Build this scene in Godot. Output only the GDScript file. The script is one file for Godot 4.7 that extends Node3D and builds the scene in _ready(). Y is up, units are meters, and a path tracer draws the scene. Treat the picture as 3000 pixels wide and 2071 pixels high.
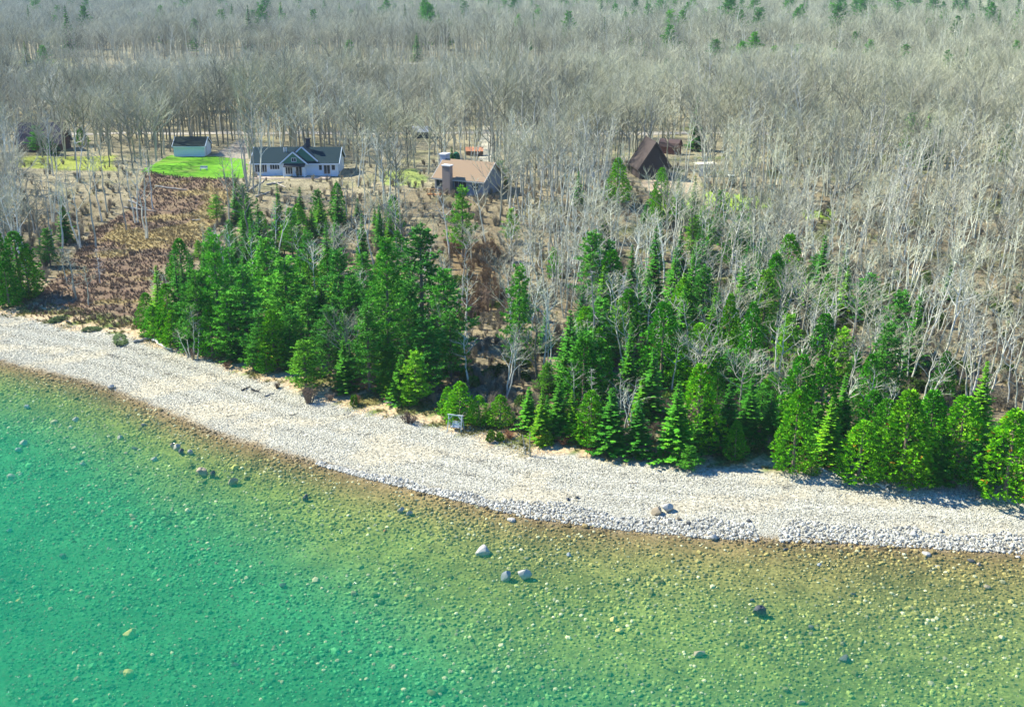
extends Node3D
# A stony lake shore seen from a drone: water, cobble beach, evergreens, bare spring forest, cottages.
# World: y up, lake level y = 0, x along the shore, -z inland, metres.

var EVERGREENS := [
	["cedar", -71.1, -155.2, 11.1, 3.2, "d"],
	["cedar", -69.5, -157.5, 9.4, 4.9, "g"],
	["cedar", -69.6, -153.4, 6.4, 3.2, "g"],
	["spruce", -75.2, -190.5, 8.1, 3.4, "d"],
	["pine", -72.0, -174.8, 6.0, 2.8, "d"],
	["cedar", -68.0, -156.6, 7.1, 3.1, "y"],
	["cedar", -46.9, -142.1, 5.0, 2.6, "y"],
	["spruce", -44.6, -140.1, 9.1, 3.4, "y"],
	["spruce", -41.3, -137.4, 12.3, 3.4, "g"],
	["spruce", -38.7, -134.4, 12.5, 2.8, "d"],
	["cedar", -42.8, -137.6, 7.6, 3.1, "y"],
	["pine", -35.4, -133.5, 14.4, 4.2, "g"],
	["pine", -37.7, -132.7, 10.5, 3.3, "g"],
	["spruce", -49.4, -204.7, 9.0, 3.4, "d"],
	["spruce", -42.0, -176.6, 9.3, 2.6, "d"],
	["spruce", -38.7, -168.3, 10.2, 2.8, "d"],
	["spruce", -38.7, -163.7, 7.9, 3.2, "d"],
	["spruce", -36.6, -163.7, 13.1, 3.0, "d"],
	["spruce", -40.1, -195.4, 9.4, 3.2, "d"],
	["pine", -53.2, -204.7, 5.0, 2.6, "y"],
	["spruce", -38.0, -204.8, 6.6, 2.6, "d"],
	["spruce", -30.3, -198.2, 9.1, 3.6, "d"],
	["pine", -31.8, -145.2, 10.8, 4.9, "g"],
	["pine", -27.9, -137.5, 10.3, 6.2, "g"],
	["pine", -31.7, -131.2, 11.0, 4.9, "g"],
	["pine", -33.6, -130.5, 8.3, 3.8, "g"],
	["pine", -24.1, -130.5, 8.0, 4.0, "g"],
	["cedar", -27.6, -126.5, 7.1, 3.2, "y"],
	["pine", -22.8, -119.8, 5.8, 4.1, "y"],
	["pine", -21.3, -136.8, 11.5, 4.7, "b"],
	["pine", -19.3, -134.1, 8.9, 3.8, "d"],
	["spruce", -18.3, -118.8, 6.5, 2.7, "g"],
	["pine", -15.6, -118.7, 9.7, 4.0, "d"],
	["pine", -13.6, -121.0, 16.2, 4.8, "g"],
	["pine", -11.0, -135.3, 14.5, 6.1, "d"],
	["pine", -7.7, -125.4, 11.6, 4.8, "g"],
	["pine", -9.5, -118.2, 8.1, 4.9, "d"],
	["spruce", -11.9, -115.6, 5.3, 2.9, "g"],
	["spruce", -13.3, -117.3, 3.6, 2.2, "y"],
	["pine", -6.8, -120.9, 8.3, 3.5, "d"],
	["cedar", -10.9, -114.5, 3.2, 1.5, "y"],
	["pine", -30.1, -126.6, 3.2, 2.1, "g"],
	["cedar", -28.3, -125.5, 3.2, 1.8, "g"],
	["pine", -20.6, -123.1, 8.3, 3.5, "d"],
	["pine", -25.7, -127.7, 7.0, 3.1, "d"],
	["cedar", -36.1, -131.7, 6.4, 2.9, "g"],
	["spruce", -32.7, -129.7, 4.7, 2.4, "d"],
	["spruce", -23.6, -137.7, 8.6, 3.3, "d"],
	["pine", -16.4, -130.7, 9.8, 3.2, "d"],
	["pine", -11.8, -125.8, 10.0, 4.1, "d"],
	["pine", -7.8, -178.2, 11.4, 3.8, "y"],
	["pine", -2.2, -217.4, 5.2, 3.5, "y"],
	["pine", 0.8, -122.5, 12.8, 3.3, "g"],
	["spruce", 1.6, -144.4, 5.1, 2.7, "g"],
	["pine", 10.6, -148.2, 10.8, 4.1, "g"],
	["pine", 12.9, -148.2, 9.5, 3.3, "d"],
	["spruce", 18.9, -148.1, 11.5, 3.7, "d"],
	["spruce", 16.3, -152.4, 8.1, 2.9, "d"],
	["spruce", 21.0, -144.1, 9.6, 3.6, "g"],
	["spruce", 25.8, -152.3, 11.2, 1.8, "d"],
	["spruce", 22.6, -140.2, 10.4, 3.2, "g"],
	["spruce", 23.8, -129.7, 8.7, 2.8, "y"],
	["spruce", 18.1, -125.0, 7.0, 3.2, "g"],
	["spruce", 12.7, -117.8, 8.0, 2.5, "g"],
	["cedar", 9.4, -115.2, 6.9, 3.0, "g"],
	["pine", 7.7, -115.2, 7.7, 5.3, "g"],
	["cedar", 20.2, -117.8, 7.6, 5.3, "y"],
	["cedar", 24.1, -122.0, 9.8, 2.7, "y"],
	["cedar", 25.7, -117.8, 10.0, 2.8, "g"],
	["spruce", 38.8, -159.1, 5.2, 2.7, "d"],
	["spruce", 39.3, -148.0, 5.5, 2.5, "y"],
	["pine", 37.7, -169.1, 4.8, 3.6, "d"],
	["spruce", 48.0, -161.4, 6.5, 2.3, "d"],
	["pine", 45.5, -142.0, 6.6, 4.4, "d"],
	["spruce", 59.7, -152.2, 5.6, 2.2, "d"],
	["spruce", 39.1, -123.5, 3.2, 2.6, "g"],
	["spruce", 39.1, -115.1, 7.9, 2.7, "g"],
	["spruce", 16.9, -133.4, 7.8, 2.7, "d"],
	["spruce", 20.2, -130.1, 8.7, 3.2, "g"],
	["spruce", 15.3, -133.5, 7.8, 2.5, "d"],
	["cedar", -5.3, -109.9, 4.5, 2.8, "y"],
	["cedar", -3.4, -109.5, 3.1, 2.5, "y"],
	["cedar", -1.2, -108.7, 3.3, 2.7, "y"],
	["spruce", 1.7, -107.8, 4.4, 2.4, "g"],
	["spruce", 4.6, -105.7, 5.8, 3.2, "g"],
	["spruce", 5.9, -105.0, 5.1, 2.3, "y"],
	["spruce", 9.5, -102.4, 6.7, 4.3, "g"],
	["spruce", 3.5, -106.7, 3.9, 2.0, "d"],
	["cedar", -6.6, -111.6, 3.3, 1.8, "y"],
	["spruce", 12.0, -101.4, 5.9, 3.2, "d"],
	["spruce", 14.1, -108.9, 8.0, 3.4, "g"],
	["spruce", 15.5, -100.7, 7.8, 4.0, "g"],
	["cedar", 17.8, -102.3, 8.7, 3.9, "y"],
	["pine", 16.5, -98.5, 2.4, 2.1, "g"],
	["spruce", 20.7, -102.7, 6.7, 3.6, "d"],
	["spruce", 22.9, -103.5, 6.7, 3.3, "d"],
	["spruce", 24.8, -103.1, 5.6, 2.7, "d"],
	["spruce", 18.8, -101.9, 5.4, 2.5, "d"],
	["cedar", 26.0, -97.9, 8.1, 3.1, "y"],
	["cedar", 29.7, -103.2, 9.0, 3.5, "g"],
	["spruce", 29.9, -100.1, 4.9, 3.5, "d"],
	["cedar", 27.6, -97.5, 1.6, 1.6, "y"],
	["cedar", 31.6, -96.2, 5.9, 4.3, "y"],
	["cedar", 35.4, -95.8, 8.9, 4.5, "y"],
	["cedar", 38.4, -98.1, 7.9, 3.9, "g"],
	["cedar", 40.5, -96.3, 8.2, 4.2, "y"],
	["cedar", 34.3, -98.3, 7.0, 3.5, "g"],
	["spruce", 38.6, -95.4, 4.8, 3.0, "d"],
	["pine", 41.2, -94.4, 4.5, 3.2, "d"],
	["cedar", 43.6, -92.8, 8.5, 4.4, "y"],
	["cedar", 45.2, -93.2, 7.9, 3.1, "y"],
	["spruce", 32.2, -104.5, 6.9, 3.0, "g"],
	["cedar", 35.6, -107.9, 7.5, 2.7, "g"],
	["pine", 42.8, -94.8, 6.0, 2.8, "d"],
	["cedar", 36.2, -95.3, 4.2, 3.2, "y"],
	["cedar", 33.8, -100.7, 6.7, 2.9, "g"],
	["pine", 73.0, -551.8, 17.9, 10.7, "d"],
	["cedar", 56.3, -582.5, 11.7, 7.9, "y"],
	["pine", 118.1, -655.1, 25.7, 16.5, "d"],
	["pine", 81.5, -476.2, 14.2, 7.9, "d"],
	["cedar", 83.0, -447.4, 7.5, 5.3, "y"],
	["pine", 90.6, -467.6, 13.7, 8.8, "g"],
	["pine", 102.7, -503.9, 16.4, 9.8, "g"],
	["pine", 111.2, -503.9, 11.0, 7.4, "g"],
	["pine", -7.0, -1178.7, 18.7, 12.2, "g"],
	["pine", 17.2, -1105.6, 18.0, 11.7, "d"],
	["pine", 63.9, -1041.0, 17.7, 11.6, "d"],
	["pine", 90.1, -1128.9, 17.6, 11.5, "g"],
	["pine", 142.6, -948.4, 17.5, 11.4, "g"],
	["pine", 178.5, -885.3, 19.5, 12.7, "g"],
	["pine", 223.8, -965.6, 22.5, 14.6, "d"],
	["pine", 249.8, -915.8, 23.3, 15.1, "d"],
	["pine", 256.7, -885.3, 23.2, 15.0, "d"],
	["pine", 284.2, -885.3, 23.2, 15.0, "d"],
	["pine", 321.0, -915.8, 20.1, 13.1, "d"],
	["spruce", 319.4, -804.8, 20.0, 10.2, "d"],
	["spruce", 339.4, -804.8, 19.5, 10.2, "g"],
	["pine", 331.4, -1061.7, 24.0, 15.5, "g"],
	["pine", 323.2, -965.6, 23.2, 15.0, "g"],
	["pine", 372.3, -1001.9, 24.8, 16.0, "g"],
	["pine", 421.3, -1041.0, 25.0, 16.1, "d"],
	["spruce", -301.9, -748.0, 18.1, 7.2, "d"],
	["pine", -250.4, -655.1, 14.1, 8.8, "g"],
	["spruce", -194.6, -1105.6, 16.4, 6.5, "d"],
	["spruce", -143.9, -1232.9, 15.7, 6.4, "d"],
	["spruce", -194.2, -1178.7, 16.7, 5.2, "d"],
	["pine", -107.6, -262.5, 6.4, 4.5, "b"],
	["spruce", -103.3, -259.7, 4.9, 3.6, "d"],
	["cedar", -102.2, -275.5, 4.2, 3.2, "g"],
	["spruce", -44.1, -551.8, 13.5, 8.3, "d"],
	["pine", -72.5, -529.4, 11.5, 6.7, "g"],
	["spruce", -98.9, -817.2, 11.7, 3.6, "d"],
	["spruce", -12.8, -245.6, 3.9, 2.1, "d"],
	["pine", -0.1, -187.3, 5.8, 2.5, "y"],
	["pine", 116.1, -480.6, 12.2, 7.2, "g"],
	["pine", 127.1, -467.6, 11.2, 7.0, "g"],
	["pine", 148.3, -492.0, 13.4, 8.1, "g"],
	["pine", 159.3, -480.6, 12.2, 6.5, "g"],
	["spruce", 68.4, -439.8, 9.6, 6.6, "d"],
	["pine", 224.6, -529.4, 11.5, 7.7, "g"],
	["spruce", -217.1, -529.4, 11.5, 4.8, "d"],
	["pine", -199.3, -503.9, 11.0, 7.4, "d"],
	["pine", 28.9, -197.9, 4.7, 2.3, "g"],
	["spruce", 54.8, -148.4, 3.7, 1.8, "g"],
	["pine", 6.1, -162.2, 5.3, 1.9, "g"],
	["spruce", 3.9, -130.2, 5.5, 1.9, "g"],
	["spruce", 33.1, -152.7, 5.0, 2.1, "g"],
	["spruce", 33.7, -131.7, 5.0, 2.1, "g"],
	["pine", 37.9, -133.4, 4.5, 1.9, "g"],
	["pine", -29.6, -163.4, 7.9, 3.2, "d"],
	["spruce", -27.7, -168.4, 8.1, 2.9, "g"],
	["spruce", -23.0, -173.6, 8.3, 2.7, "d"],
	["spruce", -21.6, -185.3, 7.3, 2.6, "d"],
	["pine", -35.1, -179.9, 7.9, 2.8, "g"],
	["pine", -16.6, -163.0, 7.9, 3.0, "d"],
	["cedar", 24.7, -195.6, 6.1, 2.0, "y"],
	["pine", -34.0, -199.4, 7.1, 2.8, "d"],
	["cedar", -45.3, -139.4, 4.2, 2.6, "g"],
	["cedar", -41.8, -135.9, 4.7, 2.7, "y"],
	["pine", -39.5, -134.5, 8.4, 3.3, "g"],
	["spruce", -40.1, -145.8, 9.6, 3.0, "d"],
	["pine", -35.7, -141.8, 10.5, 3.4, "d"],
	["pine", -29.2, -127.1, 7.0, 3.1, "g"],
]
var NOTED_BARE := [
	["birch", -49.6, -219.7, 18.2, 2.0],
	["birch", -50.7, -219.7, 15.2, -4.0],
	["birch", -48.4, -218.8, 13.9, 6.0],
	["spread", 2.6, -119.3, 9.2, 0.0],
	["birch", 3.4, -121.0, 11.2, 3.0],
	["snag", 8.9, -122.4, 12.8, 0.0],
	["snag", 24.9, -122.3, 2.6, 2.0],
	["snag", 28.0, -141.5, 10.2, 2.0],
	["snag", 27.3, -162.0, 6.6, 0.0],
	["birch", 56.6, -200.3, 9.4, -9.0],
	["birch", 58.3, -199.4, 8.2, 8.0],
	["birch", 62.9, -200.6, 8.6, 6.0],
	["birch", 43.2, -124.3, 7.7, 18.0],
	["birch", 34.4, -126.8, 6.9, 4.0],
	["birch", 35.7, -130.0, 8.2, 8.0],
	["birch", 47.5, -120.8, 13.6, 6.0],
	["birch", 48.7, -118.0, 9.0, 8.0],
	["birch", 55.8, -120.8, 11.2, 10.0],
	["birch", 51.7, -116.6, 9.4, 12.0],
	["birch", 44.5, -120.8, 11.2, 9.0],
	["birch", 43.9, -130.0, 6.0, 5.0],
	["birch", 47.4, -150.5, 8.0, 6.0],
	["snag", 7.8, -109.2, 5.7, 3.0],
	["snag", 13.4, -133.5, 8.9, 0.0],
	["birch", 12.5, -135.2, 9.0, 2.0],
	["birch", 32.4, -135.1, 9.5, 5.0],
	["birch", 29.3, -133.4, 7.8, 4.0],
	["birch", 34.0, -118.0, 6.1, 12.0],
	["birch", 36.2, -114.7, 3.2, 6.0],
	["birch", 37.6, -111.5, 3.4, -4.0],
	["birch", 47.4, -109.0, 7.1, 4.0],
	["birch", 47.4, -111.4, 7.2, -6.0],
	["birch", -38.2, -131.1, 6.7, 2.0],
	["birch", -39.1, -132.1, 3.7, -10.0],
	["birch", -37.8, -131.3, 4.4, 7.0],
	["birch", -74.3, -205.2, 13.5, -2.0],
	["birch", -74.7, -209.5, 14.5, 1.0],
	["birch", -69.0, -186.5, 15.7, 2.0],
	["birch", -67.7, -204.0, 12.3, 1.0],
	["birch", -68.1, -199.9, 12.5, -2.0],
	["birch", -71.5, -186.6, 11.8, -6.0],
	["birch", -62.4, -192.9, 12.1, 0.0],
	["birch", -66.7, -211.5, 11.4, -3.0],
	["birch", -76.0, -186.7, 12.5, -3.0],
	["birch", -73.5, -169.4, 13.5, -8.0],
	["snag", -73.4, -164.3, 5.3, 0.0],
	["birch", -65.5, -164.1, 5.3, -4.0],
	["birch", -62.8, -159.2, 4.5, 2.0],
	["birch", -58.2, -152.4, 5.6, 0.0],
	["snag", -60.7, -154.6, 7.6, -3.0],
	["snag", -60.6, -164.0, 5.3, 0.0],
	["birch", 2.5, -219.4, 18.2, 3.0],
	["birch", -1.4, -229.6, 13.9, 5.0],
	["snag", -7.5, -149.1, 3.7, 10.0],
	["birch", -28.4, -198.3, 10.1, 0.0],
	["birch", -18.8, -191.0, 12.0, -2.0],
	["pole", 1.7, -101.9, 3.2, 0.0],
	["pole", 1.3, -102.3, 2.7, -8.0],
	["birch", -13.2, -219.4, 14.2, -2.0],
	["birch", -7.5, -240.8, 10.9, -1.0],
	["birch", -4.4, -246.8, 11.2, 1.0],
	["birch", 6.9, -200.2, 13.9, 2.0],
	["birch", 8.0, -148.7, 8.5, 3.0],
	["birch", 6.9, -144.6, 8.3, -2.0],
	["branch", 25.1, -103.5, 3.2, 0.0],
	["hardwood", -78.7, -244.4, 15.5, 0.0],
	["hardwood", -75.6, -239.7, 14.2, -2.0],
	["hardwood", -77.7, -251.8, 15.3, 1.0],
	["hardwood", -78.2, -259.7, 15.6, 0.0],
	["hardwood", -77.8, -236.2, 15.4, -3.0],
	["hardwood", -78.0, -263.9, 13.7, 1.0],
]
var BOULDERS := [
	[-29.9, -101.9, 1.71, "tan", false, "large tan flat-topped boulder standing alone off the mid shore, dark stone at its foot"],
	[-28.7, -101.3, 0.76, "dark", false, "dark low stone touching the right foot of the large tan boulder"],
	[-26.4, -99.7, 1.09, "tan", false, "pale tan wedge boulder next along from the large tan flat-topped one"],
	[-49.2, -103.6, 1.57, "pale", true, "whitish boulder breaking the water at the left edge of the picture"],
	[-48.5, -104.2, 0.70, "pale", true, "small pale stone just behind the whitish boulder at the left edge"],
	[-33.9, -107.8, 1.17, "pale", false, "pale boulder farthest from shore in the tight cluster of four by the mid shore"],
	[-34.5, -108.1, 0.72, "tan", false, "small tan boulder leftmost in the tight cluster of four by the mid shore"],
	[-33.2, -106.6, 0.80, "dark", false, "dark wet boulder in the middle of the tight cluster of four"],
	[-32.3, -106.5, 0.89, "pale", false, "pale round boulder rightmost in the tight cluster of four"],
	[-9.9, -93.2, 0.95, "pale", false, "pale upright boulder with a black shaded side, larger of a touching pair"],
	[-9.1, -92.6, 0.71, "pale", false, "small pale boulder leaning on its larger neighbour off the sandy shore"],
	[-0.0, -91.0, 1.39, "white", false, "long white boulder half in the water just off the cobble band"],
	[-2.4, -85.8, 1.47, "white", false, "white slanted slab rising from the shallows, dark underside to the right"],
	[-0.4, -81.6, 1.20, "grey", false, "low grey boulder on the left of the pair out in the shallows"],
	[1.0, -81.7, 1.48, "white", false, "tall white and black boulder on the right of the pair in the shallows"],
	[4.7, -85.1, 0.80, "grey", true, "smooth blue grey stone just under the surface below the cobble band"],
	[18.6, -76.4, 1.40, "dark", false, "big dark boulder awash in a green patch of the right shallows"],
	[18.5, -78.3, 0.61, "dark", true, "small dark stone touching the big dark boulder in the green patch"],
	[13.4, -71.5, 1.20, "tan", true, "pale tan submerged boulder by itself in the lower right water"],
	[-27.6, -71.6, 1.59, "yellow", true, "largest yellow submerged boulder in the deep lower left water"],
	[-29.0, -76.4, 1.41, "yellow", true, "ragged yellow submerged boulder above the largest yellow one"],
	[-34.8, -89.1, 0.53, "pale", true, "small pale stone alone in the left water"],
	[-5.5, -67.9, 1.22, "olive", true, "dark olive submerged boulder at the bottom middle of the picture"],
	[7.6, -75.8, 0.93, "yellow", true, "pale yellow submerged stone, upper of a pair in open water"],
	[7.9, -74.5, 0.98, "yellow", true, "pale yellow submerged stone, lower of a pair in open water"],
	[-18.4, -82.0, 1.07, "dark", true, "dark flat submerged rock alone in the left half of the water"],
	[19.4, -66.1, 0.77, "tan", true, "tan stone at the bottom edge, right of the middle"],
	[18.7, -67.4, 0.90, "olive", true, "olive stone up and left of the tan stone at the bottom edge"],
	[-39.6, -81.7, 0.78, "yellow", true, "yellowish submerged stone close to the left edge"],
	[12.7, -91.1, 1.70, "tan", false, "tan flat half of the big split boulder on the cobble band"],
	[13.6, -91.5, 1.78, "white", false, "white domed half of the big split boulder on the cobble band"],
	[5.0, -93.7, 0.59, "dark", false, "dark stone on the pale beach, left of a pair"],
	[5.8, -94.0, 0.60, "dark", false, "dark stone on the pale beach, right of a pair"],
	[-46.0, -124.2, 1.32, "white", false, "white slab with a dark end lying at the waterline on the left"],
	[22.7, -85.6, 0.59, "dark", false, "dark round stone at the edge of the cobble band near the notch"],
	[34.1, -84.7, 1.38, "white", false, "large white boulder at the water edge on the right"],
	[33.8, -87.3, 0.97, "white", false, "white boulder on top of the right cobble band"],
	[36.3, -87.8, 0.67, "white", false, "small bright white stone on the sand above the right cobble band"],
	[37.3, -83.6, 0.94, "dark", false, "dark blue boulder in the water by the right cobble band"],
	[37.7, -83.0, 0.57, "tan", false, "small tan stone touching the dark blue boulder"],
	[41.3, -84.2, 0.72, "white", false, "white stone at the right edge of the picture by the water"],
	[16.9, -87.2, 1.19, "white", false, "white boulder at the foot of the cobble band left of the notch"],
	[14.4, -90.1, 0.69, "tan", false, "brown pointed stone right of the split boulder"],
	[15.2, -89.4, 0.84, "dark", false, "dark flat stone right of the brown pointed stone"],
	[20.4, -89.7, 0.61, "dark", false, "dark stone near the top of the cobble band left of the notch"],
	[-11.0, -90.0, 0.54, "rust", true, "orange stone under the shallows near the sandy shore"],
	[-40.4, -98.2, 0.58, "white", true, "little white submerged stone in the left water"],
	[-47.3, -116.2, 1.15, "pale", true, "pale flat stone under the teal water near the left shore"],
	[-54.2, -120.4, 1.19, "grey", true, "grey flat stone under the teal water by the left edge"],
	[-39.1, -107.6, 0.72, "tan", true, "tan stone with a dark stone behind it in the teal water"],
	[-38.5, -108.5, 0.99, "dark", true, "dark slab behind the tan stone in the teal water"],
	[-39.2, -114.0, 1.13, "dark", true, "dark slab under the surface close to the left shore"],
	[-35.7, -105.8, 0.97, "pale", true, "pale stone right of the tan and dark pair in the teal water"],
	[-40.8, -111.2, 1.11, "pale", true, "pale slab under the surface between the left shore rocks"],
	[-42.8, -105.5, 0.97, "pale", true, "pale angular stone in a loose line in the teal water"],
	[-50.9, -111.0, 1.38, "pale", true, "pale submerged slab near the left edge, upper of two"],
	[-51.0, -109.7, 1.19, "grey", true, "grey submerged slab near the left edge, lower of two"],
	[-45.2, -93.3, 0.95, "grey", true, "grey submerged rock at the far left of the water"],
	[26.4, -78.9, 0.69, "dark", true, "dark small submerged rock in the right water"],
	[22.2, -74.6, 0.85, "dark", true, "dark submerged rock below the green patch on the right"],
	[23.6, -70.7, 1.07, "dark", true, "long dark submerged rock in the lower right water"],
	[34.4, -82.9, 0.93, "pale", true, "pale submerged rock below the large white shore boulder"],
	[37.1, -79.7, 0.90, "tan", true, "long tan submerged rock near the right edge"],
	[24.9, -83.2, 0.72, "grey", true, "grey submerged rock off the right cobble band"],
	[-5.2, -75.8, 0.73, "olive", true, "olive submerged stone in the middle of the water"],
	[-8.2, -79.8, 0.83, "yellow", true, "yellowish submerged stone in the middle water, left of centre"],
	[-20.0, -72.1, 0.83, "dark", true, "dark submerged rock between the left yellow boulders and the centre"],
	[-38.4, -88.1, 1.14, "dark", true, "dark submerged rock in the left water near the small pale stone"],
	[-18.9, -96.0, 0.65, "dark", false, "dark stone in the shallows off the sandy shore"],
]
var LOGS := [
	[-30.2, -120.7, -29.3, -121.5, "dark", "dark bleached log end lying on the beach, leftmost of the scattered wood"],
	[-29.1, -120.8, -28.1, -120.0, "dark", "short black stump with roots on the beach between two grey logs"],
	[-27.2, -118.7, -26.3, -119.4, "grey", "grey log on the beach, nearest the water of the scattered wood"],
	[-45.2, -138.1, -41.9, -134.3, "white", "white driftwood trunk sloping down the sandy bank beside the grove"],
	[-47.5, -137.6, -45.3, -138.8, "grey", "grey log edging the green juniper mat"],
	[-13.5, -115.7, -12.0, -114.6, "white", "pale driftwood plank lying behind the dark brush mat"],
	[-12.8, -115.1, -11.7, -115.0, "white", "second pale driftwood plank crossing the first one"],
	[32.9, -95.7, 33.7, -94.1, "white", "forked bare white branch lying on the right beach"],
	[33.5, -95.8, 33.5, -94.4, "white", "shorter white branch beside the forked one on the right beach"],
	[28.3, -102.3, 28.1, -100.4, "white", "upright white splintered stump beside the lone cedar"],
	[28.3, -98.8, 29.2, -97.8, "white", "pale log under the bush right of the lone cedar"],
	[-59.2, -146.6, -58.1, -145.4, "dark", "dark charred stump on the sand of the left bank"],
	[-52.4, -143.2, -51.3, -142.8, "dark", "low dark stump on the sand left of the juniper mat"],
	[-50.5, -219.7, -48.7, -227.4, "pale", "long pale fallen trunk left of the white house front"],
	[-47.9, -223.2, -44.8, -225.0, "pale", "pale fallen trunk lying below the white house, upper"],
	[-46.6, -224.4, -43.8, -221.7, "pale", "pale fallen trunk lying below the white house, lower"],
	[-48.8, -216.8, -46.2, -218.9, "pale", "pale fallen trunk farthest down the slope from the white house"],
	[-69.3, -222.5, -62.5, -219.6, "grey", "grey fallen trunk at the top left of the brown clearing"],
	[-72.1, -214.5, -67.9, -211.5, "grey", "grey brush log at the left edge of the clearing, upper"],
	[-72.0, -211.5, -65.8, -209.9, "grey", "grey brush log at the left edge of the clearing, lower"],
	[-58.0, -205.4, -56.5, -205.9, "white", "short white log lying in the middle of the brown clearing"],
	[21.9, -150.6, 24.0, -144.4, "grey", "grey trunk lying in the shade of the evergreen clump"],
	[36.3, -96.9, 37.2, -95.7, "grey", "grey branch poking from the cedars at the right beach"],
]
var SHRUBS := [
	[-21.9, -116.4, 2.77, 2.20, "brown", "upright bare brown shrub on the beach edge by the sandy bank"],
	[-26.2, -120.9, 1.68, 0.79, "dark", "dark low brush heap on the sand beside the scattered logs"],
	[-10.7, -110.4, 3.56, 1.19, "dark", "dark bare brush mat on the beach left of the white swing"],
	[-33.4, -127.6, 1.66, 0.93, "rust", "rust-brown bare shrub below the grove, beside a sand patch"],
	[-38.3, -131.1, 1.59, 1.59, "brown", "small bare shrub at the foot of the grey birch clump"],
	[-28.0, -126.3, 1.75, 1.75, "brown", "bare twiggy shrub below the bright cedar in the grove"],
	[-16.7, -115.6, 1.90, 1.14, "rust", "rust brown heath shrub on the beach edge"],
	[-19.7, -116.7, 1.72, 0.96, "brown", "brown heath shrub beside the upright bare shrub"],
	[5.1, -104.0, 2.59, 0.95, "rust", "rust brown heath strip right of the round yellow bushes"],
	[-0.3, -105.9, 2.63, 0.79, "rust", "rust brown heath strip right of the white swing"],
	[7.8, -102.0, 2.55, 0.85, "rust", "rust brown heath strip in front of the wide spruce"],
	[-16.9, -115.3, 1.23, 1.42, "green", "bright small bush at the beach edge of the grove"],
	[-5.2, -109.2, 0.63, 0.81, "green", "tiny green bush in front of the white swing"],
	[-2.1, -105.5, 1.31, 1.23, "green", "round yellow-green bush, left of a pair on the heath strip"],
	[-1.2, -105.4, 1.05, 1.05, "green", "round yellow-green bush, right of a pair on the heath strip"],
	[3.2, -103.9, 1.99, 1.64, "green", "round yellow-green bush standing alone on the heath strip"],
	[-49.6, -138.9, 5.49, 1.12, "juniper", "flat grey-green juniper mat on the sandy left bank"],
	[-54.6, -142.9, 2.87, 0.80, "juniper", "small juniper mat up the bank from the larger one"],
	[-60.6, -147.4, 3.54, 0.71, "juniper", "low juniper strip at the upper left bank"],
	[-46.5, -139.9, 2.25, 1.13, "juniper", "dark juniper at the foot of the grove"],
	[-50.1, -234.0, 2.16, 0.90, "juniper", "dark low shrub under the left windows of the white house"],
	[-48.0, -233.4, 2.34, 0.99, "juniper", "dark low shrub in the middle under the white house windows"],
	[-45.9, -232.9, 1.79, 0.81, "juniper", "dark low shrub beside the white house porch"],
	[-50.9, -233.4, 1.44, 0.72, "juniper", "dark low shrub at the left corner of the white house"],
	[74.3, -183.7, 2.16, 1.88, "dark", "dark bare bush in the birch slope right of the lodge yard"],
	[-5.6, -145.0, 5.23, 2.90, "brown", "brown bare thicket in the gap between the groves, left"],
	[-3.3, -149.0, 4.77, 3.57, "brown", "brown bare thicket in the gap between the groves, right"],
	[12.3, -103.9, 2.16, 1.73, "rust", "brown bare shrub inside the front edge of the evergreen clump"],
	[14.7, -110.3, 2.27, 2.27, "brown", "bare grey shrub high inside the evergreen clump"],
]
var CLEARING := PackedVector2Array([Vector2(-66.6, -152.2), Vector2(-68.1, -164.2), Vector2(-70.6, -182.0), Vector2(-74.1, -201.5), Vector2(-70.4, -211.5), Vector2(-73.1, -227.2), Vector2(-74.2, -236.2), Vector2(-67.2, -230.7), Vector2(-60.3, -228.1), Vector2(-54.6, -227.7), Vector2(-53.0, -216.8), Vector2(-54.3, -209.5), Vector2(-51.5, -187.8), Vector2(-55.1, -185.6), Vector2(-54.2, -170.3), Vector2(-50.5, -152.3), Vector2(-48.1, -142.7), Vector2(-55.5, -144.7), Vector2(-64.2, -148.9)])
var STRAW := PackedVector2Array([Vector2(-59.8, -227.7), Vector2(-54.6, -227.7), Vector2(-52.7, -215.7), Vector2(-52.5, -205.2), Vector2(-52.1, -189.4), Vector2(-55.3, -186.3), Vector2(-62.2, -184.8), Vector2(-70.1, -193.0), Vector2(-71.3, -204.0), Vector2(-63.7, -199.8), Vector2(-58.9, -205.2), Vector2(-58.6, -215.7)])
var LAWN := PackedVector2Array([Vector2(-76.2, -236.2), Vector2(-77.4, -245.6), Vector2(-76.7, -259.7), Vector2(-67.9, -258.4), Vector2(-59.1, -255.1), Vector2(-55.5, -240.8), Vector2(-53.6, -228.6), Vector2(-55.8, -227.7), Vector2(-60.3, -228.1), Vector2(-67.0, -230.2), Vector2(-72.6, -234.0)])
var LEFT_LAWN := PackedVector2Array([Vector2(-109.3, -251.8), Vector2(-108.5, -258.4), Vector2(-97.1, -257.1), Vector2(-88.9, -259.7), Vector2(-82.0, -237.4), Vector2(-92.3, -238.5), Vector2(-102.4, -240.8)])
var DRIVE := PackedVector2Array([Vector2(-66.9, -258.4), Vector2(-58.1, -254.4), Vector2(-64.8, -288.2), Vector2(-66.8, -286.5), Vector2(-66.6, -274.0)])
var TRACK := PackedVector2Array([Vector2(-7.4, -245.6), Vector2(-3.6, -245.6), Vector2(-4.6, -274.0), Vector2(-5.7, -311.3), Vector2(-7.8, -311.3), Vector2(-7.5, -274.0)])
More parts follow.
